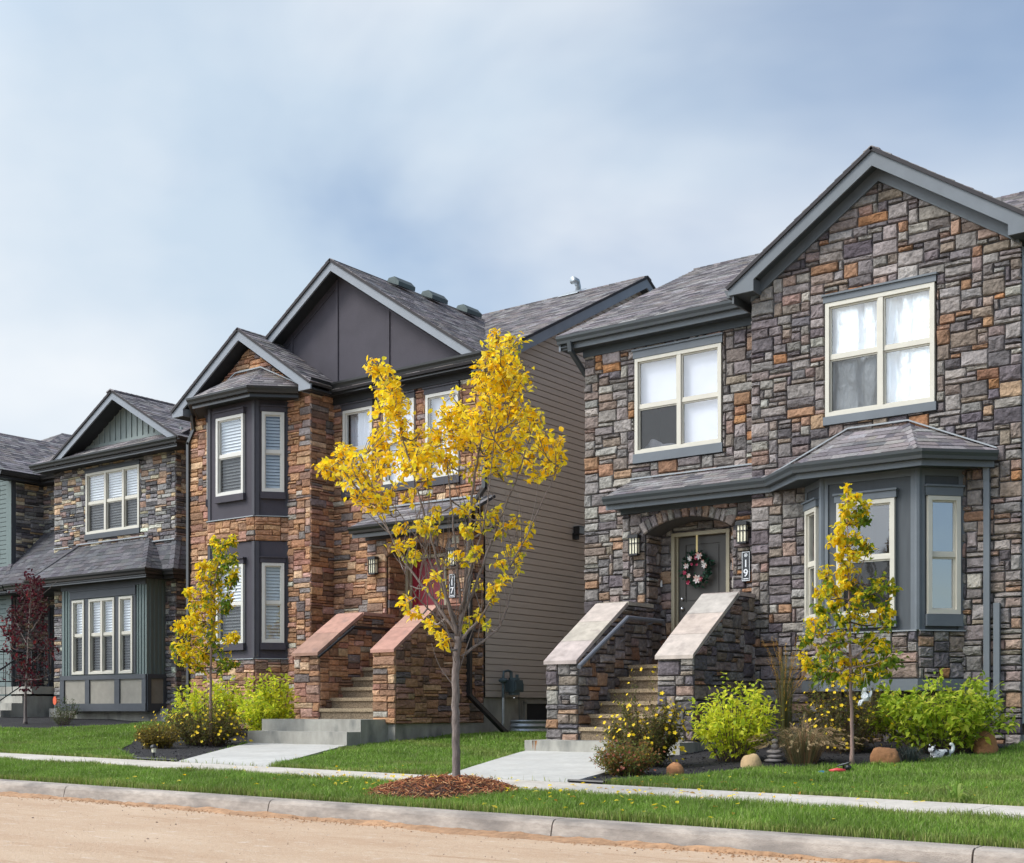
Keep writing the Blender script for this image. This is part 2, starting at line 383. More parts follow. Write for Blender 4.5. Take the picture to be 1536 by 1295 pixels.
STY = dict(
    A=dict(gu=.068, gv=.066, hs=((1,3.2),(2,5),(3,2.2)), wr=((1,.9),(2,2.6),(3,4),(4,4.4),(5,3.4),(6,2)), pal=PAL_A, dep=.036, gap=.0055, rnd=.013, mort='mortarA', mat='stoneA'),
    B=dict(gu=.075, gv=.048, hs=((1,2.6),(2,5),(3,2)), wr=((2,3),(3,4),(4,4),(5,3),(6,2)), pal=PAL_B, dep=.034, gap=.0022, rnd=.011, mort='mortarB', mat='stoneB'),
    C=dict(gu=.08, gv=.046, hs=((1,3),(2,5),(3,1)), wr=((2,3),(3,4),(4,3),(5,2),(6,1)), pal=PAL_C, dep=.034, gap=.0022, rnd=.011, mort='mortarA', mat='stoneB'))
def wpick(ws, rr):
    t = rr.uniform(0, sum(w for _, w in ws))
    for v, w in ws:
        t -= w
        if t <= 0: return v
    return ws[-1][0]
def stones(mb, fr, conv, style, holes=(), seed=1, arch=None, backing=True, back_n=-.10):
    """ashlar stones over the convex outline conv [(u,z)], leaving holes (u0,u1,z0,z1) and an arch (cu,cz,Rmid)"""
    S = STY[style]; rr = random.Random(seed)
    us = [p[0] for p in conv]; zs = [p[1] for p in conv]
    u0, u1, z0, z1 = min(us), max(us), min(zs), max(zs)
    nu = max(1, round((u1-u0)/S['gu'])); nv = max(1, round((z1-z0)/S['gv']))
    gu = (u1-u0)/nu; gv = (z1-z0)/nv
    occ = [[False]*nu for _ in range(nv)]
    for j in range(nv):
        for i in range(nu):
            if occ[j][i]: continue
            h = wpick(S['hs'], rr); w = wpick(S['wr'], rr)
            if style == 'A' and h == 3: w = min(w, 5)
            if style == 'A' and h == 1: w = max(w, 2)
            if style != 'A' and h == 3: w = max(w, 3)
            h = min(h, nv-j)
            k = 0
            while k < w and i+k < nu and not occ[j][i+k]: k += 1
            w = k
            while i+w < nu and not occ[j][i+w] and (i+w+1 >= nu or occ[j][i+w+1]) and w < 6: w += 1
            while h > 1 and any(occ[j+a][i+b] for a in range(h) for b in range(w)): h -= 1
            for a in range(h):
                for b in range(w): occ[j+a][i+b] = True
            r = [u0+i*gu, u0+(i+w)*gu, z0+j*gv, z0+(j+h)*gv]
            ok = True
            for (a0,a1,b0,b1) in holes:
                if r[0] < a1-.002 and r[1] > a0+.002 and r[2] < b1-.002 and r[3] > b0+.002:
                    c = []
                    if a0-r[0] > .025: c.append([r[0], a0, r[2], r[3]])
                    if r[1]-a1 > .025: c.append([a1, r[1], r[2], r[3]])
                    if b0-r[2] > .025: c.append([r[0], r[1], r[2], b0])
                    if r[3]-b1 > .025: c.append([r[0], r[1], b1, r[3]])
                    if not c: ok = False; break
                    r = max(c, key=lambda q: (q[1]-q[0])*(q[3]-q[2]))
            if not ok: continue
            poly = [(r[0],r[2]),(r[1],r[2]),(r[1],r[3]),(r[0],r[3])]
            poly = clip_poly(poly, conv)
            if len(poly) < 3 or abs(area(poly)) < .0012: continue
            if arch:
                c = (sum(p[0] for p in poly)/len(poly), sum(p[1] for p in poly)/len(poly))
                du, dz = c[0]-arch[0], c[1]-arch[1]; d = math.hypot(du, dz)
                if dz > 0 and c[1] > arch[3]:
                    if d < arch[2]*.985: continue
                    poly = clip_half(poly, du/d, dz/d, (du*arch[0]+dz*arch[1])/d+arch[2])
                    if len(poly) < 3 or abs(area(poly)) < .001: continue
            stone(mb, fr, poly, S['dep']*rr.uniform(.75,1.2), pick(S['pal'], rr), S['gap'], S['rnd'], rr, 1. if style == 'A' else .8)
    if backing: back(mb, fr, conv, holes, arch, back_n)
def back(mb, fr, conv, holes, arch=None, n0=-.10, m=1):
    us = sorted(set([min(p[0] for p in conv), max(p[0] for p in conv)]+[x for h in holes for x in h[:2]]))
    zs = sorted(set([min(p[1] for p in conv), max(p[1] for p in conv)]+[x for h in holes for x in h[2:]]))
    if arch:
        ah = arch[4]; n = 10
        us = sorted(set(us+[arch[0]-ah+2*ah*i/n for i in range(n+1)])); zs = sorted(set(zs+[arch[3]]))
    for i in range(len(us)-1):
        for j in range(len(zs)-1):
            a0, a1, b0, b1 = us[i], us[i+1], zs[j], zs[j+1]
            if a1-a0 < 1e-5 or b1-b0 < 1e-5: continue
            cu, cz = (a0+a1)/2, (b0+b1)/2
            if any(h[0] < cu < h[1] and h[2] < cz < h[3] for h in holes): continue
            p = [(a0,b0),(a1,b0),(a1,b1),(a0,b1)]
            if arch and abs(cu-arch[0]) < arch[4] and b0 >= arch[3]-1e-4:
                f = lambda u: arch[1]+math.sqrt(max(0, arch[5]**2-(u-arch[0])**2))
                if b1 <= f(a0) and b1 <= f(a1): continue
                p = [(a0, max(b0, f(a0))), (a1, max(b0, f(a1))), (a1, b1), (a0, b1)]
            p = clip_poly(p, conv)
            if len(p) < 3: continue
            mb.add([fr.p(u, 0, z) for u, z in p], [list(range(len(p)))], m)
def rim(mb, fr, hole, n0=-.10, n1=.03, m=1):
    """the four inner sides of an opening"""
    a0,a1,b0,b1 = hole
    for (p, q) in (((a0,b0),(a1,b0)), ((a1,b0),(a1,b1)), ((a1,b1),(a0,b1)), ((a0,b1),(a0,b0))):
        mb.add([fr.p(p[0],n0,p[1]), fr.p(q[0],n0,q[1]), fr.p(q[0],n1,q[1]), fr.p(p[0],n1,p[1])], [(0,1,2,3)], m)
# ---------------------------------------------------------------- siding
def lap(mb, fr, conv, h=.1143, out=.027, holes=()):
    zs = [p[1] for p in conv]; z = min(zs); us = [p[0] for p in conv]
    U0, U1 = min(us)-1, max(us)+1
    while z < max(zs)-.005:
        spans = [(U0, U1)]
        for (a0,a1,b0,b1) in holes:
            if z+h/2 > b0 and z+h/2 < b1:
                spans = [t for s_ in spans for t in ((s_[0], min(s_[1], a0)), (max(s_[0], a1), s_[1])) if t[1]-t[0] > .001]
        for s0, s1 in spans:
            p = clip_poly([(s0,z),(s1,z),(s1,z+h),(s0,z+h)], conv)
            if len(p) < 3: continue
            f = lambda zz: out*(1-.12*(zz-z)/h) if zz-z < h*.86 else out*(.9-.9*(zz-z-h*.86)/(h*.14))
            mid = clip_poly(p, [(U0,z),(U1,z),(U1,z+h*.8599),(U0,z+h*.8599)])
            top = clip_poly(p, [(U0,z+h*.86),(U1,z+h*.86),(U1,z+h),(U0,z+h)])
            for q in (mid, top):
                if len(q) >= 3: mb.add([fr.p(u, f(zz), zz) for u, zz in q], [list(range(len(q)))])
            lo = [q for q in p if abs(q[1]-z) < 1e-6]
            if len(lo) >= 2:
                a, b = min(q[0] for q in lo), max(q[0] for q in lo)
                mb.add([fr.p(a,0,z), fr.p(b,0,z), fr.p(b,out,z), fr.p(a,out,z)], [(0,1,2,3)])
        z += h
# ---------------------------------------------------------------- roofs
SH = [(.19,.172,.176),(.23,.212,.213),(.15,.137,.143),(.27,.25,.25),(.215,.19,.182),(.12,.112,.12)]
SHC = [(.10,.098,.106),(.118,.115,.122),(.082,.080,.088),(.135,.13,.137),(.105,.10,.105)]
def roof(mb, poly, pal=SH, th=.045, seed=3, expo=.14, under=1, cap=None):
    """shingled roof plane; poly = 3D points with the first edge along the eave"""
    rr = random.Random(seed)
    P = [V(p) for p in poly]
    nrm = (P[1]-P[0]).cross(P[2]-P[0]).normalized()
    if nrm.z < 0: nrm = -nrm
    e = V((nrm.y, -nrm.x, 0))
    if e.length < 1e-6: e = V((1,0,0))
    e.normalize()
    s = nrm.cross(e); 
    if s.z < 0: s = -s
    O = P[0]
    q = [((p-O).dot(e), (p-O).dot(s)) for p in P]
    W = lambda u, v, n: O+e*u+s*v+nrm*n
    mb.prism([p for p in P], -nrm*th, under)
    v0, v1 = min(b for _, b in q), max(b for _, b in q); u0, u1 = min(a for a, _ in q), max(a for a, _ in q)
    v = v0; row = 0
    while v < v1-.01:
        u = u0-rr.uniform(0,.3)
        while u < u1:
            w = rr.choice((.12,.16,.2,.25,.32)); hi = rr.random() < .5
            p = clip_poly([(u,v),(u+w,v),(u+w,v+expo),(u,v+expo)], q)
            if len(p) >= 3:
                t = .014 if hi else .008
                f = lambda vv: t-(t-.004)*(vv-v)/expo
                top = [W(a,b,f(b)) for a, b in p]; bot = [W(a,b,.0005) for a, b in p]
                n = len(p); c = jit(rr.choice(pal), .12, rr)
                if hi: c = tuple(x*1.05 for x in c)
                mb.add(top+bot, [list(range(n))]+[(i,(i+1)%n,(i+1)%n+n,i+n) for i in range(n)], 0, c)
            u += w
        v += expo; row += 1
def hipcap(mb, a, b, pal=SH, seed=1, w=.14):
    """ridge / hip cap shingles from a up to b"""
    rr = random.Random(seed); a = V(a); b = V(b); d = b-a; L = d.length; d.normalize()
    sd = d.cross(V((0,0,1))).normalized(); up = sd.cross(d); 
    if up.z < 0: up = -up
    n = max(1, int(L/.14))
    for i in range(n):
        p = a+d*(L*i/n); q = a+d*(L*(i+1)/n); c = jit(rr.choice(pal), .12, rr)
        vs = [p-sd*w-up*.035, p+up*.018, p+sd*w-up*.035, q-sd*w-up*.041, q+up*.010, q+sd*w-up*.041]
        vs += [x-up*.03 for x in vs]
        mb.add(vs, [(0,1,4,3),(1,2,5,4),(0,6,7,1),(1,7,8,2),(0,3,9,6),(2,8,11,5)], 0, c)
GP = [(0,0),(0,-.115),(.075,-.115),(.085,-.075),(.112,-.035),(.118,0),(.104,0),(.098,-.018),(.012,-.018)]
def sweep(mb, pts, z, prof, m=0, closed_ends=True):
    """profile (outward, dz) swept along plan points; outward = right-hand side of travel"""
    k = len(pts); P = [V((p[0],p[1],0)) for p in pts]; vs = []; n = len(prof)
    zz = z if hasattr(z, '__len__') else [z]*k
    for i in range(k):
        d0 = (P[i]-P[i-1]).normalized() if i > 0 else None
        d1 = (P[i+1]-P[i]).normalized() if i < k-1 else None
        if d0 is None: d0 = d1
        if d1 is None: d1 = d0
        n0 = V((d0.y,-d0.x,0)); n1 = V((d1.y,-d1.x,0)); b = (n0+n1); b = b/(1+n0.dot(n1))
        for o, dz in prof: vs.append(P[i]+b*o+V((0,0,zz[i]+dz)))
    fs = [(i*n+j, i*n+(j+1)%n, (i+1)*n+(j+1)%n, (i+1)*n+j) for i in range(k-1) for j in range(n)]
    fs += [list(range(n)), [(k-1)*n+j for j in range(n-1,-1,-1)]]
    mb.add(vs, fs, m)
def gutter(parent, pts, z, mat, fmat=None, fdep=.21):
    mb = MB(); sweep(mb, pts, z, GP)
    g = build('gutter', mb, mat, parent)
    mb = MB(); sweep(mb, pts, z, [(-.03,.02),(-.03,-fdep),(-.003,-fdep),(-.003,.02)])
    build('fascia', mb, fmat or mat, g)
    return g
def soffit(mb, pts_out, pts_in, z, m=0, th=.02):
    """flat underside between two plan polylines"""
    for i in range(len(pts_out)-1):
        mb.prism([(pts_out[i][0],pts_out[i][1],z),(pts_out[i+1][0],pts_out[i+1][1],z),(pts_in[i+1][0],pts_in[i+1][1],z),(pts_in[i][0],pts_in[i][1],z)], (0,0,th), m)
# ---------------------------------------------------------------- windows
def slats(mb, fr, u0, u1, z0, z1, n, pitch=.06, rr=R):
    z = z0
    mb_c = (1,1,1)
    while z < z1:
        za = min(z+pitch, z1)
        a = [fr.p(u0,n+.020,z), fr.p(u1,n+.020,z), fr.p(u1,n-.022,za-.008), fr.p(u0,n-.022,za-.008)]
        b = [p-fr.N*.003 for p in a]
        mb.add(a+b, [(0,1,2,3),(7,6,5,4),(0,4,5,1),(2,6,7,3)])
        z += pitch
def window(parent, fr, u0, u1, z0, z1, vm=(), rail=None, head=None, sill=None, trim='trimA', blinds=None, frame='frame', glass='glass', screens=(), lowdrop=None, fw=.055, label=None, trim_ext=.0, side=None):
    """vinyl window. blinds: list per bay of (kind, z_low) or None; screens: bays whose lower lite has a screen"""
    mb = MB()
    for a,b,c,d in ((u0,u1,z0,z0+fw),(u0,u1,z1-fw,z1)): fr.box(mb, a, b, -.05, .055, c, d)
    for a,b in ((u0,u0+fw),(u1-fw,u1)): fr.box(mb, a, b, -.05, .055, z0+fw, z1-fw)
    edges = [u0+fw]+[x for v in vm for x in (v-.035, v+.035)]+[u1-fw]
    for v in vm: fr.box(mb, v-.035, v+.035, -.05, .05, z0+fw, z1-fw)
    w = build('window', mb, frame, parent)
    if label: w['label'] = label
    bays = [(edges[i], edges[i+1]) for i in range(0, len(edges), 2)]
    sb = MB(); gl = MB(); sc_ = MB()
    for k, (a, b) in enumerate(bays):
        if rail:
            fr.box(sb, a, b, -.04, .028, rail-.025, rail+.025)
            lites = [(z0+fw, rail-.025, .004), (rail+.025, z1-fw, .02)]
        else: lites = [(z0+fw, z1-fw, .01)]
        for j, (c, d, n) in enumerate(lites):
            s = .022
            fr.box(sb, a, b, n-.03, n+.004, c, c+s); fr.box(sb, a, b, n-.03, n+.004, d-s, d)
            fr.box(sb, a, a+s, n-.03, n+.004, c+s, d-s); fr.box(sb, b-s, b, n-.03, n+.004, c+s, d-s)
            gl.add([fr.p(a+s,n-.015,c+s), fr.p(b-s,n-.015,c+s), fr.p(b-s,n-.015,d-s), fr.p(a+s,n-.015,d-s)], [(0,1,2,3)])
            if j == 0 and k in screens: sc_.add([fr.p(a+s,n-.005,c+s), fr.p(b-s,n-.005,c+s), fr.p(b-s,n-.005,d-s), fr.p(a+s,n-.005,d-s)], [(0,1,2,3)])
    build('sash', sb, frame, w); build('glass', gl, glass, w)
    if sc_.v: build('insect_screen', sc_, 'screen', w)
    # dark room behind
    rb = MB(); D = -.75
    for (p, q) in (((u0,z0),(u1,z0)), ((u1,z0),(u1,z1)), ((u1,z1),(u0,z1)), ((u0,z1),(u0,z0))):
        rb.add([fr.p(p[0],-.045,p[1]), fr.p(q[0],-.045,q[1]), fr.p(q[0],D,q[1]), fr.p(p[0],D,p[1])], [(0,1,2,3)])
    rb.add([fr.p(u0,D,z0), fr.p(u1,D,z0), fr.p(u1,D,z1), fr.p(u0,D,z1)], [(0,1,2,3)])
    build('room_recess', rb, 'dark', w)
    if blinds:
        bb = MB(); cb = MB(); fb = MB()
        for k, (a, b) in enumerate(bays):
            kds = blinds[k] if k < len(blinds) else None
            if not kds: continue
            for kd in (kds if isinstance(kds, list) else [kds]):
                kind, zl, zh = kd
                zl = z0+.03 if zl is None else zl; zh = z1-.03 if zh is None else zh
                if kind == 'blind': slats(bb, fr, a-.02, b+.02, zl, zh, -.075)
                elif kind == 'shade':
                    cb.add([fr.p(a-.02,-.09,zl), fr.p(b+.02,-.09,zl), fr.p(b+.02,-.088,zh), fr.p(a-.02,-.088,zh)], [(0,1,2,3)]); fr.box(cb, a-.02, b+.02, -.097, -.08, zl-.02, zl)
                elif kind == 'cloth':
                    n = 24; vs = []
                    for i in range(n+1):
                        u = a+(b-a)*i/n; top = zl+.16*math.exp(-((i/n-.25)/.22)**2)+.06*math.exp(-((i/n-.7)/.2)**2)
                        vs += [fr.p(u, -.12, zl), fr.p(u, -.13-.02*math.sin(i*.8), top+.01), fr.p(u, -.26, top)]
                    cb.add(vs, [(3*i+k_,3*i+3+k_,3*i+4+k_,3*i+1+k_) for i in range(n) for k_ in (0,1)])
                elif kind == 'curtain':
                    n = 40; vs = []
                    for i in range(n+1):
                        u = a-.02+(b-a+.04)*i/n; off = -.13+.02*math.sin(i*.9)+.008*math.sin(i*2.3)
                        vs += [fr.p(u, off, zl), fr.p(u, off, zh)]
                    cb.add(vs, [(2*i,2*i+2,2*i+3,2*i+1) for i in range(n)])
                elif kind == 'foil':
                    rr = random.Random(int(a*100)+5); nx, nz = 22, 30; vs = []
                    cr = [(rr.uniform(a,b), rr.uniform(.4,1.)) for _ in range(4)]
                    for j in range(nz+1):
                        for i in range(nx+1):
                            u = a-.02+(b-a+.04)*i/nx; z = zl+(zh-zl)*j/nz
                            o = -.08+rr.uniform(-.006,.006)+sum(-.07*s*math.exp(-((u-c-.02*math.sin(z*5+c*9))/.022)**2) for c, s in cr)+.010*math.sin(z*9+u*7)
                            vs.append(fr.p(u, o, z))
                    fb.add(vs, [(j*(nx+1)+i, j*(nx+1)+i+1, (j+1)*(nx+1)+i+1, (j+1)*(nx+1)+i) for j in range(nz) for i in range(nx)])
        if bb.v: build('blind', bb, 'blind', w)
        if cb.v: build('curtain', cb, 'curtain', w, smooth=True)
        if fb.v: build('foil_sheet', fb, 'foil', w, smooth=True)
    if head:
        mb = MB(); fr.box(mb, u0-.025-trim_ext, u1+.025+trim_ext, 0, .065, z1+.004, z1+head-.025); fr.box(mb, u0-.04-trim_ext, u1+.04+trim_ext, 0, .09, z1+head-.025, z1+head)
        build('head_trim', mb, trim, w)
    if sill:
        mb = MB(); fr.box(mb, u0-.025-trim_ext, u1+.025+trim_ext, 0, .07, z0-sill, z0-.004)
        build('sill_trim', mb, trim, w)
    if side:
        mb = MB(); fr.box(mb, u0-side, u0-.003, 0, .06, z0, z1); fr.box(mb, u1+.003, u1+side, 0, .06, z0, z1)
        build('side_trim', mb, trim, w)
    return w
def rake(parent, sl, Yf, Yw, xl, xr, xp, zl, zp, dep, bl, br, fmat, smat, zbox, name='rake_fascia'):
    """gable barge boards with boxed returns. xl/xr feet, zl foot height (top), xp/zp peak; bl/br inner X of return boxes"""
    mb = MB(); mu = MB()
    th = .035
    for (xf, xb) in ((xl, bl), (xr, br)):
        zb = (zp-dep)+(zl-zp)/(xf-xp)*(xb-xp)
        poly = [(xf, zl), (xp, zp), (xp, zp-dep), (xb, zb), (xb, zbox), (xf, zbox)]
        mb.prism([(x, Yf, z) for x, z in poly], (0, th, 0))
        # soffit under the overhang, from the fascia back to the wall
        a = (xp, zp-dep+.05); b = (xb, zb+.05)
        mu.prism([(a[0],Yf+th,a[1]),(b[0],Yf+th,b[1]),(b[0],Yw+.1,b[1]),(a[0],Yw+.1,a[1])], (0,0,.02), 0)
        # return box
        x0, x1 = min(xf,xb), max(xf,xb)
        mu.box(x0+.004, x1-.004, Yf+th, Yw+.25, zbox+.006, zbox+.03)
        mb.prism([(xb, Yf+th, zbox), (xb, Yw-.01, zbox), (xb, Yw-.01, zb+.02), (xb, Yf+th, zb+.02)], ((.02 if xb > xf else -.02)*-1, 0, 0))
    o = build(name, mb, fmat, parent)
    build('soffit', mu, smat, o)
    return o
# ================================================================ shared house pieces
def voussoirs(mb, fr, arch, ring, style, n=15, seed=4):
    rr = random.Random(seed); cu, cz, Rm, zs, hw, Ri = arch
    a1 = math.asin(hw/Ri); a = -a1; S = STY[style]
    cuts = [-a1]
    while cuts[-1] < a1-.06: cuts.append(cuts[-1]+2*a1/n*rr.uniform(.8,1.25))
    cuts[-1] = a1
    for p, q in zip(cuts, cuts[1:]):
        P = lambda r, g: (cu+r*math.sin(g), cz+r*math.cos(g))
        Ro = Ri+ring*rr.uniform(.94,1.05)
        stone(mb, fr, [P(Ri,p), P(Ri,q), P(Ro,q), P(Ro,p)], S['dep']*1.35, pick(S['pal'], rr), .006, .016, rr, .8)
    k = 18
    for i in range(k):
        g0, g1 = -a1+2*a1*i/k, -a1+2*a1*(i+1)/k
        p = [(cu+Ri*math.sin(g), cz+Ri*math.cos(g)) for g in (g0, g1)]
        mb.add([fr.p(p[0][0], .03, p[0][1]), fr.p(p[1][0], .03, p[1][1]), fr.p(p[1][0], -.42, p[1][1]), fr.p(p[0][0], -.42, p[0][1])], [(0,1,2,3)], 1)
def wall_lamp(parent, fr, u, z, h=.24, w=.15):
    mb = MB(); fr.box(mb, u-.06, u+.06, .05, .075, z-.03, z+h+.03)
    fr.box(mb, u-w/2-.012, u+w/2+.012, .06, .17, z+h-.005, z+h+.045); fr.box(mb, u-w/2, u+w/2, .06, .16, z-.03, z-.004)
    for du in (-w/2, -w/6, w/6, w/2): fr.box(mb, u+du-.004, u+du+.004, .148, .162, z-.004, z+h-.005)
    for dn in (.075,): fr.box(mb, u-w/2-.006, u-w/2+.006, dn, .15, z+h*.62, z+h*.62+.012); fr.box(mb, u+w/2-.006, u+w/2+.006, dn, .15, z+h*.62, z+h*.62+.012)
    fr.box(mb, u-w/2, u+w/2, .150, .160, z+h*.62, z+h*.62+.010)
    l = build('wall_lamp', mb, 'black', parent)
    mb = MB(); fr.box(mb, u-w/2+.008, u+w/2-.008, .075, .146, z-.002, z+h-.007)
    build('lamp_glass', mb, 'amber', l)
    return l
def entry_door(parent, fr, u0, u1, z0, z1, mat, label, hinge_left=False, knobs=None, frame='doorfr'):
    f = MB(); w = .055
    fr.box(f, u0, u0+w, -.09, .05, z0, z1); fr.box(f, u1-w, u1, -.09, .05, z0, z1); fr.box(f, u0+w, u1-w, -.09, .05, z1-w, z1)
    fr.box(f, u0+w, u0+w+.03, -.09, -.015, z0, z1-w); fr.box(f, u1-w-.03, u1-w, -.09, -.015, z0, z1-w)
    a, b = u0+w+.03, u1-w-.03; zt = z1-w-.01
    p = MB(); fr.box(p, a, b, -.10, -.062, z0+.02, zt)
    st = .115                                                       # stiles and rails proud of the panel field
    for q in ((a, a+st, z0+.02, zt), (b-st, b, z0+.02, zt), (a+st, b-st, zt-st, zt), (a+st, b-st, z0+.02, z0+.26), (a+st, b-st, z0+.82, z0+.98)):
        fr.box(p, q[0], q[1], -.062, -.045, q[2], q[3])
    for c, d in ((z0+.26, z0+.82), (z0+.98, zt-st)):
        m = .03; fr.box(p, a+st+m, b-st-m, -.062, -.052, c+m, d-m)
    d = build('front_door', p, mat, parent); d['label'] = label
    build('door_frame', f, frame, d)
    if knobs:
        for kz, r in knobs:
            k = MB(); c = fr.p(a+.065, -.03, kz); k.blob(c, r, r, r, 0, 12, 8)
            k.tube([fr.p(a+.065,-.048,kz), fr.p(a+.065,-.03,kz)], r*.6, 10)
            build('door_knob', k, 'steel', d, smooth=True)
    return d
def parapet(parent, x0, x1, Yf, Yw, ztop0, Ys, ztop1, zb, style, cmat, ccol, seed, overL=.04, overR=.04, npc=3):
    """sloping stair side wall with stone faces and a coping"""
    mb = MB(); S = STY[style]; zbr = zb
    prof = [(Yf, zb), (Yw, zb), (Yw, ztop1), (Ys, ztop1), (Yf, ztop0)]
    stones(mb, front(Yf), [(x0-.03, zb), (x1+.03, zb), (x1+.03, ztop0), (x0-.03, ztop0)], style, seed=seed)
    stones(mb, right(x1), prof, style, seed=seed+1)
    stones(mb, left(x0), prof, style, seed=seed+2)
    o = build('stair_wall', mb, [S['mat'], S['mort']], parent)
    cb = MB(); rr = random.Random(seed); th = .055
    a = (Yf-.07, ztop0-.045); b = (Ys, ztop1)
    L = math.hypot(b[0]-a[0], b[1]-a[1]); dy, dz = (b[0]-a[0])/L, (b[1]-a[1])/L
    for i in range(npc):
        t0, t1 = L*i/npc, L*(i+1)/npc-.006
        p = [(a[0]+dy*t0, a[1]+dz*t0), (a[0]+dy*t1, a[1]+dz*t1)]
        nn = (-dz*th, dy*th)
        pr = [p[0], p[1], (p[1][0]+nn[0], p[1][1]+nn[1]), (p[0][0]+nn[0], p[0][1]+nn[1])]
        if i == 0: pr[3] = (p[0][0]-.0, p[0][1]+th*.9)
        cb.prism([(x0-overL, y, z+.004) for y, z in pr], (x1-x0+overL+overR, 0, 0), 0, jit(ccol, .09, rr))
    cb.box(x0-overL, x1+overR, Ys-.005, Yw-.01, ztop1+.004, ztop1+.004+th, 0, jit(ccol, .09, rr))
    build('coping', cb, cmat, o)
    return o
def stairs(parent, x0, x1, Yf, z0, rise, run, n, Yend, name='front_steps'):
    mb = MB()
    for i in range(n):
        y = Yf+run*i; zt = z0+rise*(i+1); ye = Yend if i == n-1 else y+run
        mb.box(x0+.004, x1-.004, y+.03, ye+.03 if i < n-1 else ye, z0+rise*i-.02 if i else z0, zt-.055, 0)
        mb.box(x0+.005, x1-.005, y, ye+.03 if i < n-1 else ye, zt-.055, zt, 1)
    return build(name, mb, ['agg', 'aggL'], parent)
def downspout(parent, pts, mat, w=.075, d=.055, name='downspout'):
    mb = MB()
    for a, b in zip(pts, pts[1:]):
        a, b = V(a), V(b); t = (b-a).normalized()
        s = V((1,0,0)) if abs(t.x) < .9 else V((0,1,0))
        s = (s-t*s.dot(t)).normalized(); q = t.cross(s)
        e = t*.02
        mb.prism([a-e+s*w/2+q*d/2, a-e-s*w/2+q*d/2, a-e-s*w/2-q*d/2, a-e+s*w/2-q*d/2], (b-a)+e*2)
    return build(name, mb, mat, parent)
def body(parent, x0, x1, y0, y1, z0, z1, yr, zr, gable=True, roofline=None, skip_right=False):
    """plain rear and side walls that close the house behind its front"""
    mb = MB()
    cv = [(y0,z0),(y1,z0),(y1,z1),(yr,zr),(y0,z1)]
    if not skip_right: lap(mb, right(x1), cv)
    lap(mb, left(x0), cv)
    fb = Fr((0,y1,0), (1,0,0), (0,1,0)); lap(mb, fb, [(x0,z0),(x1,z0),(x1,z1),(x0,z1)])
    return build('siding_wall', mb, 'vinyl', parent)
def side_rake(parent, X, y0, z0, yr, zr, y1, z1, dep, mat, sg=1):
    mb = MB(); th = .035*sg
    for a, b in (((y0,z0),(yr,zr)), ((yr,zr),(y1,z1))):
        mb.prism([(X,a[0],a[1]), (X,b[0],b[1]), (X,b[0],b[1]-dep), (X,a[0],a[1]-dep)], (-th,0,0))
    o = build('rake_fascia', mb, mat, parent)
    mb = MB()
    for a, b in (((y0,z0),(yr,zr)), ((yr,zr),(y1,z1))):
        mb.prism([(X-th,a[0],a[1]-dep+.05), (X-th,b[0],b[1]-dep+.05), (X-.27*sg,b[0],b[1]-dep+.05), (X-.27*sg,a[0],a[1]-dep+.05)], (0,0,.015))
    build('soffit', mb, 'soffitA', o)
    return o
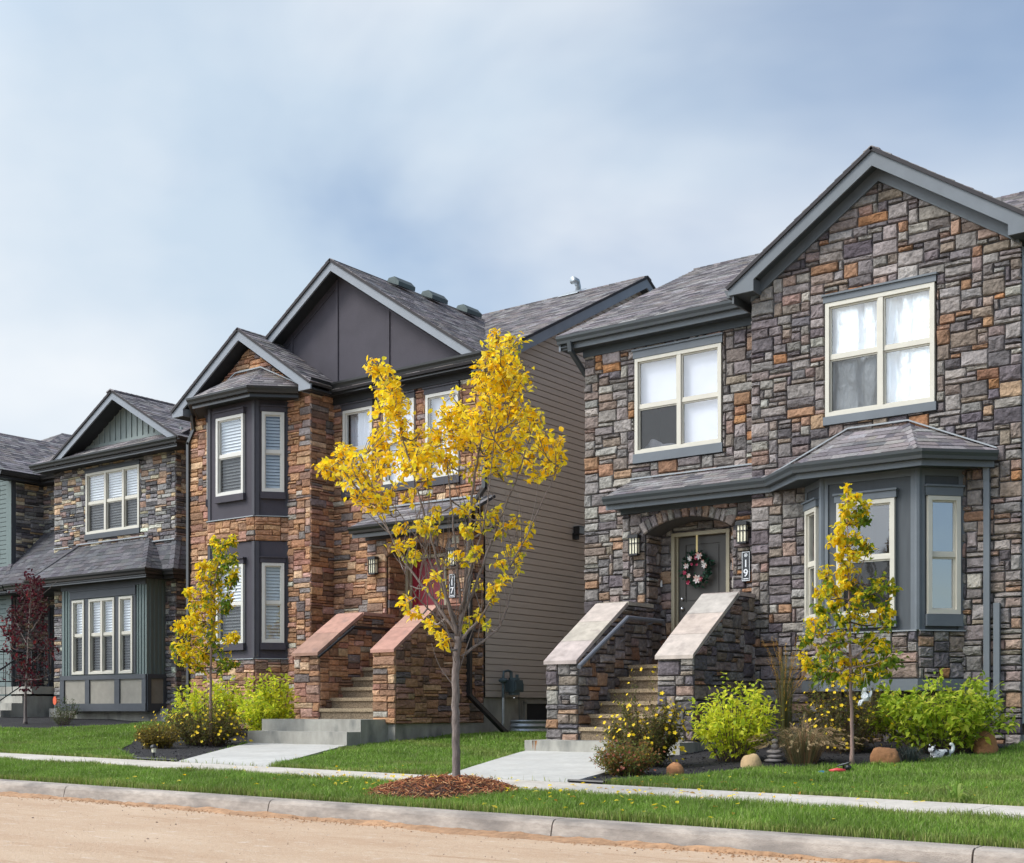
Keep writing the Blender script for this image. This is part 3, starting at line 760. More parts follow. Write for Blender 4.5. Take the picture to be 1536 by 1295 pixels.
# ================================================================ grey stone house (right)
def house_grey():
    h = thing('stone_house', 'grey fieldstone house with wreathed brown door, slate blue bay window and foil covered upper window', 'house', (-7.9,16.5,.25))
    G, L, Q = 16.5, 17.2, 16.75
    # --- front gable wall
    mb = MB()
    bayh = (-7.28,-5.17,.97,3.9); wh = (-7.02,-5.49,4.60,6.365)
    stones(mb, front(G), [(-8.12,.02),(-4.43,.02),(-4.43,6.55),(-6.25,7.80),(-8.12,6.55)], 'A', [wh, bayh], seed=11)
    stones(mb, left(-8.09), [(G,3.9),(L,3.9),(L,6.6),(G,6.6)], 'A', seed=12)
    w = build('stone_wall', mb, ['stoneA','mortarA'], h)
    mb = MB(); fr = front(G)                                        # frieze boards under the gable rake
    for s, xe in ((-1,-8.1),(1,-4.45)):
        f = lambda x, o: 8.10-.675*abs(x+6.25)-o
        fr.poly(mb, [(-6.25, f(-6.25,.10)), (xe, f(xe,.10)), (xe, f(xe,.36)), (-6.25, f(-6.25,.36))], .0, .075)
    build('frieze_board', mb, 'trimA', w)
    # --- recessed left wall, entry portico
    mb = MB()
    stones(mb, front(L), [(-11.42,.02),(-8.06,.02),(-8.06,6.5),(-11.42,6.5)], 'A', [(-10.47,-8.93,4.58,6.365), (-9.80,-8.81,1.30,3.43)], seed=13)
    build('stone_wall', mb, ['stoneA','mortarA'], h)
    mb = MB(); arch = (-9.28, 2.18, 1.50, 3.38, .74, 1.41)
    stones(mb, front(Q), [(-10.42,.05),(-8.06,.05),(-8.06,3.86),(-10.42,3.86)], 'A', [(-10.02,-8.54,-.5,3.38)], seed=14, arch=arch)
    voussoirs(mb, front(Q), arch, .19, 'A', 15, 4)
    stones(mb, right(-10.02), [(Q+.02,1.38),(L,1.38),(L,3.40),(Q+.02,3.40)], 'A', seed=15)
    stones(mb, left(-10.39), [(Q,.05),(L,.05),(L,3.86),(Q,3.86)], 'A', seed=16)
    stones(mb, left(-8.54), [(Q+.02,1.38),(L,1.38),(L,3.40),(Q+.02,3.40)], 'A', seed=17)
    p = build('entry_portico', mb, ['stoneA','mortarA'], h)
    mb = MB(); front(Q).box(mb, -10.42, -8.1, .0, .07, 3.72, 3.86); build('frieze_board', mb, 'soffitA', p)
    # --- main roof
    rb = MB()
    roof(rb, [(-11.75,16.85,6.73),(-4.1,16.85,6.73),(-4.1,21.55,9.13),(-11.75,21.55,9.13)], SH, seed=21)
    roof(rb, [(-4.1,26.25,6.73),(-11.75,26.25,6.73),(-11.75,21.55,9.13),(-4.1,21.55,9.13)], SH, seed=22)
    roof(rb, [(-8.37,16.17,6.675),(-8.37,17.4,6.675),(-6.25,20.1,8.11),(-6.25,16.17,8.11)], SH, seed=23)
    roof(rb, [(-4.13,17.4,6.675),(-4.13,16.17,6.675),(-6.25,16.17,8.11),(-6.25,20.1,8.11)], SH, seed=24)
    hipcap(rb, (-11.75,21.55,9.135), (-4.1,21.55,9.135), SH, 5); hipcap(rb, (-6.25,16.18,8.10), (-6.25,19.7,8.10), SH, 6, .11)
    r = build('roof', rb, ['shingle','deck'], h)
    rake(r, 1, 16.2, G, -8.34, -4.16, -6.25, 6.67, 8.08, .215, -7.95, -4.52, 'trimA', 'soffitA', 6.56)
    side_rake(r, -4.12, 16.9, 6.70, 21.55, 9.10, 26.2, 6.70, .2, 'trimA')
    side_rake(r, -11.73, 16.9, 6.70, 21.55, 9.10, 26.2, 6.70, .2, 'trimA', -1)
    gutter(h, [(-11.74,16.94),(-8.12,16.94)], 6.72, 'gutA', 'trimA', .20)
    gutter(h, [(-8.30,17.2),(-8.30,16.24)], 6.66, 'gutA')
    mb = MB(); soffit(mb, [(-11.74,16.95),(-8.1,16.95)], [(-11.74,17.25),(-8.1,17.25)], 6.53); front(L).box(mb, -11.42, -8.1, 0, .065, 6.40, 6.53)
    build('soffit', mb, 'soffitA', r)
    # --- windows
    window(h, front(G), -7.0, -5.51, 4.71, 6.255, (-6.23,), 5.51, .115, .115, 'trimA', [('foil',None,None),('foil',None,None)], screens=(0,), label='cream framed upper window lined with crinkled foil')
    window(h, front(L), -10.455, -8.945, 4.73, 6.225, (-9.67,), 5.46, .14, .145, 'trimA', [[('shade',5.49,None),('cloth',4.80,None)],('shade',None,None)], screens=(0,), label='upper window with pale blind and one dark open lower sash')
    # --- entry roof and bay roof
    rb = MB()
    roof(rb, [(-10.5,16.36,3.965),(-7.80,16.36,3.965),(-8.0,17.2,4.335),(-10.5,17.2,4.335)], SH, seed=31)
    roof(rb, [(-7.05,15.68,3.965),(-5.47,15.68,3.965),(-5.85,16.5,4.48),(-6.67,16.5,4.48)], SH, seed=32, expo=.13)
    roof(rb, [(-7.80,16.42,3.965),(-7.05,15.68,3.965),(-6.67,16.5,4.48)], SH, seed=33, expo=.13)
    roof(rb, [(-5.47,15.68,3.965),(-4.70,16.42,3.965),(-5.85,16.5,4.48)], SH, seed=34, expo=.13)
    hipcap(rb, (-7.05,15.68,3.97), (-6.67,16.48,4.485), SH, 7, .11); hipcap(rb, (-5.47,15.68,3.97), (-5.85,16.48,4.485), SH, 8, .11)
    r2 = build('porch_roof', rb, ['shingle','deck'], h)
    mb = MB(); front(L).box(mb, -10.52, -8.12, .05, .075, 4.335, 4.357)
    for a, b in (((-7.8,4.0),(-6.67,4.5)), ((-6.67,4.5),(-5.85,4.5)), ((-5.85,4.5),(-4.72,4.0))): front(G).poly(mb, [a, b, (b[0],b[1]+.02), (a[0],a[1]+.02)], .05, .078)
    build('flashing', mb, 'vinylL', r2)
    gp = [(-10.52,16.41),(-7.80,16.41),(-7.09,15.73),(-5.43,15.73),(-4.74,16.40)]
    gutter(h, gp, 3.955, 'gutA', 'trimA', .19)
    mb = MB(); soffit(mb, [(-10.52,16.42),(-8.08,16.42)], [(-10.52,17.2),(-8.08,17.2)], 3.80); soffit(mb, [(-8.08,16.42),(-7.80,16.42),(-7.09,15.74),(-5.43,15.74),(-4.74,16.41)], [(-8.08,16.5),(-7.5,16.5),(-6.8,16.5),(-5.6,16.5),(-5.0,16.5)], 3.79)
    build('soffit', mb, 'soffitA', r2)
    # --- bay
    B = [(-7.30,16.5),(-6.86,16.03),(-5.58,16.03),(-5.15,16.5)]
    mb = MB(); st = MB(); tb = MB()
    for i in range(3):
        s = seg(B[i], B[i+1]); l = s.len
        wz = {0:(.09,.53), 1:(.215,.995), 2:(.115,.565)}[i]
        back(mb, s, [(0,1.73),(l,1.73),(l,3.86),(0,3.86)], [(wz[0],wz[1],1.94,3.44)], m=0)
        stones(st, s, [(-.015 if i == 1 else 0,1.12),(l+(.015 if i == 1 else 0),1.12),(l+.0,1.725),(0,1.725)], 'A', seed=40+i)
        s.box(tb, -.02, l+.02, -.02, .06, .965, 1.115)
        s.box(tb, 0, .085, 0, .022, 1.74, 3.86); s.box(tb, l-.085, l, 0, .022, 1.74, 3.86)
        s.box(tb, .085, l-.085, 0, .02, 3.70, 3.86)
        mb.add([s.p(0,.06,1.735), s.p(l,.06,1.735), s.p(l,-.02,1.735), s.p(0,-.02,1.735)], [(0,1,2,3)], 1)
        s.box(mb, 0, l, .0, .058, 1.722, 1.738, 1)
    for x, y in (B[1], B[2]): tb.tube([(x,y,1.74),(x,y,3.86)], .045, 8)
    tb.prism([(B[0][0],16.52,.97),(B[1][0],B[1][1],.97),(B[2][0],B[2][1],.97),(B[3][0],16.52,.97)], (0,0,.02))
    b = build('bay', mb, ['bayA','vinylL'], h)
    build('bay_stone_base', st, ['stoneA','mortarA'], b); build('bay_trim', tb, 'trimA', b)
    s = seg(B[1], B[2]); window(h, s, .215, .995, 1.94, 3.44, (), 2.69, .12, .155, 'trimA', None, glass='glass', screens=(0,), label='front bay window reflecting the street')
    s = seg(B[2], B[3]); window(h, s, .115, .565, 1.94, 3.44, (), 2.69, .14, .155, 'trimA', None, glass='glassR', label='narrow right bay window reflecting blue sky')
    s = seg(B[0], B[1]); window(h, s, .09, .53, 1.94, 3.44, (), 2.69, .12, .155, 'trimA', None, glass='glass')
    # --- door, lamps
    entry_door(h, front(L), -9.80, -8.81, 1.39, 3.43, 'doorA', 'brown grey panelled door', knobs=((2.42,.028),(2.27,.033)))
    wall_lamp(h, front(Q), -10.15, 3.10); wall_lamp(h, front(Q), -8.335, 3.14)
    mb = MB(); front(L).box(mb, -9.98, -9.955, .05, .07, 2.62, 2.72); build('doorbell', mb, 'white', h)
    # --- stair
    ca = (.43,.37,.32)
    parapet(h, -10.39, -9.915, 14.72, 16.76, 1.40, 16.03, 2.26, .05, 'A', 'copeA', ca, 51)
    parapet(h, -8.58, -8.09, 14.72, 16.76, 1.43, 15.98, 2.30, .05, 'A', 'copeA', ca, 56)
    stairs(h, -9.915, -8.58, 14.72, .30, .18, .26, 6, 17.2)
    mb = MB(); mb.box(-10.47,-8.02,14.25,14.76,-.1,.30); mb.box(-10.45,-8.04,14.7,17.2,-.1,.29)
    s_ = build('concrete_stoop', mb, 'concD', h)
    mb = MB(); rr = random.Random(3)
    for k in range(5):
        x = -10.31+rr.uniform(-.05,.05); mb.prism([(x,14.2485,.296),(x+rr.uniform(.012,.03),14.2485,.296),(x+rr.uniform(.005,.012),14.2485,.296-rr.uniform(.06,.17))], (0,.003,0))
    build('rust_stain', mb, 'rockO', s_)
    mb = MB(); mb.tube([(-9.75,14.53,1.31),(-9.75,15.80,2.06),(-9.75,16.80,2.06)], .034, 10)
    for y, z in ((14.9,1.50),(15.78,2.03),(16.6,2.05)): mb.tube([(-9.75,y,z),(-9.92,y,z-.06)], .012, 6)
    build('handrail', mb, 'rail', h)
    # --- downspouts
    downspout(h, [(-4.84,16.39,3.86),(-4.84,16.43,3.6),(-4.84,16.43,.64)], 'trimA')
    downspout(h, [(-4.715,16.42,2.04),(-4.715,16.42,.57)], 'trimA')
    downspout(h, [(-11.50,16.87,6.60),(-11.50,16.9,6.48),(-11.47,17.40,6.10),(-11.47,17.45,.4)], 'gutA', .07, .06)
    # --- sides and foundation
    mb = MB(); lap(mb, right(-4.46), [(16.56,.55),(26,.55),(26,6.72),(21.55,8.95),(17.2,6.72),(16.56,6.5)])
    cv = [(17.2,.55),(26,.55),(26,6.72),(21.55,8.95),(17.2,6.72)]; lap(mb, left(-11.39), cv)
    lap(mb, Fr((0,26,0),(1,0,0),(0,1,0)), [(-11.39,.55),(-4.46,.55),(-4.46,6.72),(-11.39,6.72)])
    build('siding_wall', mb, 'vinyl', h)
    mb = MB(); mb.box(-11.37,-4.48,17.3,25.98,-.3,.56); mb.box(-8.0,-4.5,16.6,17.4,-.3,.4); build('foundation', mb, 'concD', h)
    mb = MB(); right(-4.46).box(mb, 16.5, 16.56, -.02, .03, .55, 6.5); build('corner_trim', mb, 'vinylL', h)
    return h
# ================================================================ brown stone house (middle)
def house_brown():
    h = thing('stone_house', 'brown ledgestone house with charcoal two storey bay and red front door', 'house', (-17,16.6,.3))
    P, L, Q = 16.55, 17.15, 16.7
    mb = MB()
    stones(mb, front(P), [(-20.43,.05),(-17.02,.05),(-17.02,6.50),(-18.7,7.66),(-20.43,6.50)], 'B', [(-19.74,-17.64,.6,6.62)], seed=61)
    stones(mb, right(-17.05), [(P-.03,.05),(L,.05),(L,6.6),(P-.03,6.6)], 'B', seed=62)
    stones(mb, left(-20.40), [(P,.05),(L+3,.05),(L+3,6.6),(P,6.6)], 'B', seed=63)
    build('stone_wall', mb, ['stoneB','mortarB'], h)
    mb = MB()
    W = [(-16.77,-16.03),(-15.75,-15.01),(-14.74,-13.99)]
    stones(mb, front(L), [(-17.05,.05),(-13.47,.05),(-13.47,6.45),(-17.05,6.45)], 'B', [(a-.02,b+.02,4.66,6.41) for a, b in W]+[(-15.21,-14.26,1.4,3.47)], seed=64)
    build('stone_wall', mb, ['stoneB','mortarB'], h)
    mb = MB(); arch = (-14.57, 2.20, 1.50, 3.42, .72, 1.41)
    stones(mb, front(Q), [(-15.75,.45),(-13.47,.45),(-13.47,3.92),(-15.75,3.92)], 'B', [(-15.29,-13.85,-.5,3.42)], seed=65, arch=arch)
    voussoirs(mb, front(Q), arch, .18, 'B', 17, 9)
    stones(mb, right(-15.29), [(Q+.02,1.42),(L,1.42),(L,3.44),(Q+.02,3.44)], 'B', seed=66)
    stones(mb, right(-13.5), [(Q-.03,.5),(L,.5),(L,3.92),(Q-.03,3.92)], 'B', seed=67)
    stones(mb, left(-15.72), [(Q,.45),(L,.45),(L,3.92),(Q,3.92)], 'B', seed=68)
    p = build('entry_portico', mb, ['stoneB','mortarB'], h)
    mb = MB(); front(Q).box(mb, -15.75, -13.49, .0, .07, 3.74, 3.9); build('frieze_board', mb, 'trimB', p)
    # roofs
    rb = MB()
    roof(rb, [(-20.7,16.8,6.62),(-13.22,16.8,6.62),(-13.22,22.2,9.47),(-20.7,22.2,9.47)], SH, seed=71)
    roof(rb, [(-13.22,27.6,6.62),(-20.7,27.6,6.62),(-20.7,22.2,9.47),(-13.22,22.2,9.47)], SH, seed=72)
    roof(rb, [(-13.30,17.6,6.735),(-13.30,16.77,6.735),(-16.79,16.77,9.05),(-16.79,22.0,9.05)], SH, seed=73)
    roof(rb, [(-20.28,16.77,6.735),(-20.28,17.6,6.735),(-16.79,22.0,9.05),(-16.79,16.77,9.05)], SH, seed=74)
    roof(rb, [(-20.68,16.22,6.665),(-20.68,17.6,6.665),(-18.70,19.9,7.985),(-18.70,16.22,7.985)], SH, seed=75)
    roof(rb, [(-16.73,17.5,6.665),(-16.73,16.22,6.665),(-18.70,16.22,7.985),(-18.70,19.9,7.985)], SH, seed=76)
    hipcap(rb, (-20.7,22.2,9.475), (-13.22,22.2,9.475), SH, 5); hipcap(rb, (-16.79,16.78,9.04), (-16.79,21.4,9.04), SH, 6, .11); hipcap(rb, (-18.7,16.23,7.975), (-18.7,19.4,7.975), SH, 7, .11)
    r = build('roof', rb, ['shingle','deck'], h)
    rake(r, 1, 16.25, P, -20.66, -16.75, -18.70, 6.66, 7.965, .21, -20.33, -17.06, 'fasciaB', 'soffit', 6.54)
    rake(r, 1, 16.8, L, -20.26, -13.32, -16.79, 6.73, 9.03, .20, -19.9, -13.55, 'fasciaB', 'soffit', 6.66)
    side_rake(r, -13.24, 16.85, 6.60, 22.2, 9.44, 27.55, 6.60, .2, 'fasciaB')
    # charcoal panel of the big gable with battens
    mb = MB(); fr = front(L); bt = MB()
    fr.poly(mb, [(-20.15,6.60),(-13.42,6.60),(-16.79,8.93)], -.03, .03)
    for x in (-18.14,-16.93,-15.63): fr.box(bt, x-.03, x+.03, .03, .052, 6.80, 8.98-.665*abs(x+16.79)-.12)
    for s in (-1, 1):
        for o in (.17,): 
            xa, xb = -16.79+s*.18, -16.79+s*3.0
            f = lambda x: 8.93-.665*abs(x+16.79)-o
            fr.poly(bt, [(xa,f(xa)),(xb,f(xb)),(xb,f(xb)-.035),(xa,f(xa)-.035)], .03, .048)
    g = build('gable_panel', mb, 'panelB', h); build('batten', bt, 'panelB', g)
    mb = MB(); front(L).box(mb, -17.0, -13.40, .03, .06, 6.80, 6.845); build('flashing', mb, 'galv', g)
    gutter(h, [(-16.86,16.26),(-16.86,16.87),(-13.24,16.87)], 6.745, 'gutB', 'gutB', .20)
    mb = MB(); soffit(mb, [(-17.0,16.87),(-13.24,16.87)], [(-17.0,17.2),(-13.24,17.2)], 6.56); fr.box(mb, -17.04, -13.47, 0, .06, 6.43, 6.56)
    build('soffit', mb, 'soffit', r)
    for (a, b) in W:
        window(h, fr, a, b, 4.805, 6.285, (), 5.55, .125, .14, 'trimB', [('shade',None,None)] if a > -16 else [('curtain',None,None)], frame='frameW')
    # bay
    B = [(-19.76,16.55),(-19.35,16.08),(-18.03,16.08),(-17.62,16.55)]
    mb = MB(); sts = [MB(), MB()]; tb = MB()
    WZ = {0:(.10,.52), 1:(.27,1.04), 2:(.12,.53)}
    for i in range(3):
        s = seg(B[i], B[i+1]); l = s.len; w = WZ[i]
        for (c, d, wa, wb) in ((1.68,3.86,1.97,3.455),(4.335,6.52,4.78,6.265)):
            back(mb, s, [(0,c),(l,c),(l,d),(0,d)], [(w[0],w[1],wa,wb)], m=0)
            s.box(tb, 0, .075, 0, .02, c+.01, d); s.box(tb, l-.075, l, 0, .02, c+.01, d)
            s.box(mb, 0, l, 0, .055, c-.016, c, 1)
            window(h, s, w[0], w[1], wa, wb, (), (wa+wb)/2, .12, .13, 'panelB', [('blind',None,None)], frame='frameW', screens=(0,) if i == 1 else ())
        for c, d, q in ((3.87,4.315,0),(.35,1.66,1)):
            stones(sts[q], s, [(-.012 if i == 1 else 0,c),(l+(.012 if i == 1 else 0),c),(l,d),(0,d)], 'B', seed=80+i*2+q)
    b = build('bay', mb, ['panelB','vinylL'], h); build('stone_band', sts[0], ['stoneB','mortarB'], b); build('stone_base', sts[1], ['stoneB','mortarB'], b); build('bay_trim', tb, 'trimB', b)
    rb = MB()
    roof(rb, [(-19.49,15.76,6.66),(-17.89,15.76,6.66),(-18.33,16.55,7.20),(-19.05,16.55,7.20)], SH, seed=85, expo=.13)
    roof(rb, [(-20.22,16.48,6.66),(-19.49,15.76,6.66),(-19.05,16.55,7.20)], SH, seed=86, expo=.13)
    roof(rb, [(-17.89,15.76,6.66),(-17.16,16.48,6.66),(-18.33,16.55,7.20)], SH, seed=87, expo=.13)
    hipcap(rb, (-17.89,15.76,6.665), (-18.33,16.53,7.205), SH, 8, .1)
    r2 = build('bay_roof', rb, ['shingle','deck'], h)
    gutter(h, [(-20.18,16.47),(-19.50,15.81),(-17.88,15.81),(-17.24,16.42)], 6.655, 'gutB', 'gutB', .18)
    mb = MB(); soffit(mb, [(-20.18,16.48),(-19.50,15.82),(-17.88,15.82),(-17.24,16.43)], [(-20.0,16.56),(-19.3,16.56),(-18.1,16.56),(-17.4,16.56)], 6.49); build('soffit', mb, 'soffit', r2)
    mb = MB()
    for a, b_ in (((-20.1,6.70),(-19.05,7.22)), ((-19.05,7.22),(-18.33,7.22)), ((-18.33,7.22),(-17.2,6.70))): front(P).poly(mb, [a, b_, (b_[0],b_[1]+.025), (a[0],a[1]+.025)], .05, .075)
    build('flashing', mb, 'vinylL', r2)
    # entry roof
    rb = MB(); roof(rb, [(-15.80,16.32,3.955),(-13.22,16.32,3.955),(-13.22,17.15,4.375),(-15.80,17.15,4.375)], SH, seed=88)
    r3 = build('porch_roof', rb, ['shingle','deck'], h)
    gutter(h, [(-15.82,16.36),(-13.2,16.36)], 3.945, 'gutB', 'gutB', .19)
    mb = MB(); soffit(mb, [(-15.82,16.37),(-13.2,16.37)], [(-15.82,17.15),(-13.2,17.15)], 3.80); build('soffit', mb, 'soffit', r3)
    mb = MB(); front(L).box(mb, -15.82, -13.45, .05, .075, 4.375, 4.405); build('flashing', mb, 'vinylL', r3)
    entry_door(h, front(L), -15.21, -14.26, 1.44, 3.46, 'doorB', 'deep red panelled door', knobs=((2.45,.026),(2.3,.03)))
    wall_lamp(h, front(Q), -15.52, 3.15); wall_lamp(h, front(Q), -13.70, 3.17)
    cb = (.40,.225,.175)
    parapet(h, -15.66, -15.13, 14.87, 16.71, 1.655, 15.90, 2.335, .50, 'B', 'copeB', cb, 91, npc=2)
    parapet(h, -13.87, -13.45, 14.87, 16.71, 1.665, 15.90, 2.38, .50, 'B', 'copeB', cb, 96, npc=2)
    stairs(h, -15.13, -13.87, 14.85, .57, .175, .25, 5, 17.15)
    mb = MB(); mb.box(-15.85,-13.62,14.28,14.92,-.1,.57); mb.box(-15.86,-13.625,13.98,14.30,-.1,.38)
    mb.box(-15.72,-13.47,14.9,17.2,-.1,.50)
    build('concrete_stoop', mb, 'concD', h)
    mb = MB(); mb.tube([(-15.03,14.76,1.58),(-15.03,15.6,2.12),(-15.03,16.55,2.12)], .024, 8)
    for y, z in ((14.95,1.70),(15.58,2.1),(16.45,2.12)): mb.tube([(-15.03,y,z),(-15.14,y,z-.05)], .011, 6)
    build('handrail', mb, 'black', h)
    # right side wall
    mb = MB(); fr = right(-13.5)
    lap(mb, fr, [(17.2,.94),(27.3,.94),(27.3,6.75),(22.2,9.42),(17.2,6.75)])
    lap(mb, left(-20.4), [(19.5,.9),(27.3,.9),(27.3,6.75),(22.2,9.42),(19.5,6.75)])
    lap(mb, Fr((0,27.3,0),(1,0,0),(0,1,0)), [(-20.4,.9),(-13.5,.9),(-13.5,6.75),(-20.4,6.75)])
    w = build('siding_wall', mb, 'vinyl', h)
    mb = MB(); fr.box(mb, 17.14, 17.2, -.02, .03, 3.95, 6.7); build('corner_trim', mb, 'vinyl', w)
    mb = MB(); mb.box(-20.38,-13.52,17.22,27.28,-.3,.93); f = build('foundation', mb, 'concD', h)
    mb = MB(); fr.box(mb, 18.36, 18.42, -.03, .02, .49, .85); fr.box(mb, 19.2, 19.26, -.03, .02, .49, .85); fr.box(mb, 18.36, 19.26, -.03, .02, .83, .88); build('basement_window', mb, 'beige', f)
    mb = MB(); fr.box(mb, 18.42, 19.2, -.018, .006, .45, .83); build('window_pane', mb, 'dark', f)
    mb = MB()                                                       # corrugated window well
    prof = []
    for k in range(25):
        z = .05+.49*k/24; prof.append((z, .012*math.sin(k*math.pi/2.2)))
    vs = []; n = 20
    for z, o in prof:
        for j in range(n+1):
            g = math.pi*j/n; vs.append((-13.5+(.55+o)*math.sin(g), 18.81-(.85+o)*math.cos(g), z))
    mb.add(vs, [(i*(n+1)+j, i*(n+1)+j+1, (i+1)*(n+1)+j+1, (i+1)*(n+1)+j) for i in range(24) for j in range(n)])
    build('window_well', mb, 'galv', f, smooth=True)
    downspout(h, [(-13.42,16.85,6.62),(-13.42,16.9,6.5),(-13.40,17.08,6.3),(-13.40,17.08,4.5),(-13.40,16.74,4.15)], 'gutB', .075, .06)
    downspout(h, [(-13.38,16.66,3.85),(-13.38,16.64,.97),(-13.36,16.72,.9),(-13.05,17.30,.28)], 'gutB', .085, .065)
    downspout(h, [(-20.25,16.42,6.55),(-20.3,16.5,6.3),(-20.47,16.5,6.05),(-20.47,16.5,.4)], 'gutB', .07, .06)
    mb = MB(); fr.box(mb, 19.86, 19.98, .02, .10, 3.93, 4.05); fr.box(mb, 19.83, 20.01, .07, .2, 4.02, 4.16); l = build('security_light', mb, 'black', h)
    mb = MB(); fr.box(mb, 19.825, 20.015, .065, .21, 4.163, 4.178); fr.box(mb, 19.84, 20.0, .201, .208, 4.03, 4.15); build('light_cap', mb, 'galv', l)
    # roof vents on the gable ridge, exhaust pipe
    for k, y in enumerate((18.42,19.41,20.51)):
        mb = MB(); x = -16.50; z = 9.0-.665*.22+.05
        mb.prism([(x-.15,y-.24,z+.07),(x+.15,y-.24,z-.06),(x+.16,y-.24,z+.02),(x+.05,y-.24,z+.13),(x-.10,y-.24,z+.13)], (0,.48,0))
        v = build('roof_vent', mb, 'ventgreen', r)
        mb = MB(); mb.prism([(x-.26,y-.34,z+.115),(x+.32,y-.34,z-.27),(x+.32,y-.34,z-.262),(x-.26,y-.34,z+.123)], (0,.68,0)); build('vent_flange', mb, 'galv', v)
    mb = MB(); c = V((-15.05,22.4,9.5)); mb.tube([c-V((0,.0,.1)), c+V((0,0,.18)), c+V((0,-.05,.27)), c+V((0,-.2,.26))], [.06,.06,.07,.085], 12)
    v = build('exhaust_pipe', mb, 'galv', r, smooth=True)
    mb = MB(); mb.prism([(-15.3,22.0,9.40),(-14.8,22.0,9.40),(-14.8,22.35,9.58),(-15.3,22.35,9.58)], (0,0,.008)); build('vent_flange', mb, 'galv', v)
    return h
# ================================================================ dark duplex (far left)
def house_teal():
    h = thing('stone_duplex', 'dark mixed stone duplex with teal board box bay, farthest left', 'house', (-26,17.9,.4))
    Wf = 17.9
    mb = MB()
    stones(mb, front(Wf), [(-27.15,.1),(-22.60,.1),(-22.60,6.45),(-27.15,6.45)], 'C', [(-25.88,-23.84,4.69,6.34),(-26.05,-22.97,.69,3.7)], seed=101)
    stones(mb, right(-22.63), [(Wf-.03,.1),(20.5,.1),(20.5,6.45),(Wf-.03,6.45)], 'C', seed=102)
    stones(mb, left(-27.15), [(Wf,.1),(18.8,.1),(18.8,6.4),(Wf,6.4)], 'C', seed=103)
    build('stone_wall', mb, ['stoneB','mortarA'], h)
    mb = MB(); stones(mb, front(18.8), [(-29.0,.1),(-27.15,.1),(-27.15,6.4),(-29.0,6.4)], 'C', [(-28.75,-27.8,1.3,3.36)], seed=104)
    stones(mb, right(-29.0), [(Wf+.1,.1),(18.8,.1),(18.8,6.4),(Wf+.1,6.4)], 'C', seed=105)
    build('stone_wall', mb, ['stoneB','mortarA'], h)
    entry_door(h, front(18.8), -28.75, -27.8, 1.3, 3.36, 'doorA', 'dark front door behind the red tree', frame='trimC')
    wall_lamp(h, front(18.8), -27.5, 2.75)
    mb = MB(); fr = front(Wf); lap(mb, fr, [(-33,.4),(-29.06,.4),(-29.06,6.6),(-31,7.9),(-33,6.6)])
    t = build('teal_siding', mb, 'teal', h)
    mb = MB(); fr.box(mb, -29.2, -28.98, -.02, .03, .4, 6.6); build('corner_trim', mb, 'teal', t); mb = MB(); right(-29.0).box(mb, 17.87, 18.0, 0, .022, .4, 6.6); build('side_trim', mb, 'trimC', t)  # right face of the corner board has its shade painted in as darker trim
    window(h, fr, -30.8, -29.55, 4.7, 6.2, (-30.0,), 5.45, .1, .1, 'trimC', [('blind',None,None)]*2)
    window(h, fr, -25.86, -23.86, 4.815, 6.235, (-25.12,-24.45), 5.53, .1, .125, 'trimC', [('blind',None,None)]*3, screens=(0,1,2))
    # roofs
    rb = MB()
    roof(rb, [(-26.65,17.42,6.56),(-26.65,26,6.56),(-24.3,26,7.89),(-24.3,17.42,7.89)], SH, seed=111)
    roof(rb, [(-21.95,26,6.56),(-21.95,17.42,6.56),(-24.3,17.42,7.89),(-24.3,26,7.89)], SH, seed=112)
    roof(rb, [(-27.5,17.48,6.58),(-22.1,17.48,6.58),(-22.1,18.0,6.88),(-27.5,18.0,6.88)], SH, seed=113)
    roof(rb, [(-28.65,21.5,6.60),(-28.65,17.3,6.60),(-31.0,17.3,8.03),(-31.0,20.6,8.03)], SH, seed=114)
    roof(rb, [(-33.35,17.3,6.60),(-33.35,21,6.60),(-31.0,20.6,8.03),(-31.0,17.3,8.03)], SH, seed=115)
    roof(rb, [(-39,18,6.6),(-30,18,6.6),(-34.5,23,9.21)], SH, seed=116)
    roof(rb, [(-30,18,6.6),(-30,33,6.6),(-34.5,28,9.21),(-34.5,23,9.21)], SH, seed=117)
    roof(rb, [(-30.2,18.4,6.6),(-26,18.4,6.6),(-26,23,8.6),(-32,23,8.6)], SH, seed=118)
    hipcap(rb, (-24.3,17.4,7.895), (-24.3,25,7.895), SH, 9)
    r = build('roof', rb, ['shingle','deck'], h)
    rake(r, 1, 17.45, Wf, -26.62, -21.98, -24.3, 6.56, 7.87, .19, -26.5, -22.1, 'fasciaB', 'soffit', 6.50)
    mb = MB(); fr.poly(mb, [(-26.2,6.80),(-22.4,6.80),(-24.3,7.72)], -.05, .0); bt = MB()
    x = -26.0
    while x < -22.5:
        fr.box(bt, x-.018, x+.018, 0, .022, 6.86, max(6.87, 7.70-.485*abs(x+24.3))); x += .2
    fr.poly(bt, [(-26.2,6.78),(-22.4,6.78),(-22.4,6.88),(-26.2,6.88)], 0, .035)
    g = build('gable_panel', mb, 'sage', h); build('batten', bt, 'sage', g)
    gutter(h, [(-27.5,17.52),(-22.12,17.52),(-22.12,20)], 6.565, 'gutB', 'gutB', .19)
    gutter(h, [(-28.68,17.35),(-28.68,18.5),(-27.2,18.5)], 6.59, 'gutB', 'gutB', .19)
    mb = MB(); soffit(mb, [(-27.5,17.52),(-22.12,17.52)], [(-27.5,17.92),(-22.12,17.92)], 6.40); soffit(mb, [(-28.68,17.35),(-28.68,18.5)], [(-29.1,17.35),(-29.1,18.5)], 6.42); soffit(mb, [(-29.0,18.5),(-27.1,18.5)], [(-29.0,18.85),(-27.1,18.85)], 6.40)
    build('soffit', mb, 'soffit', r)
    # skirt roof over the ground floor
    rb = MB()
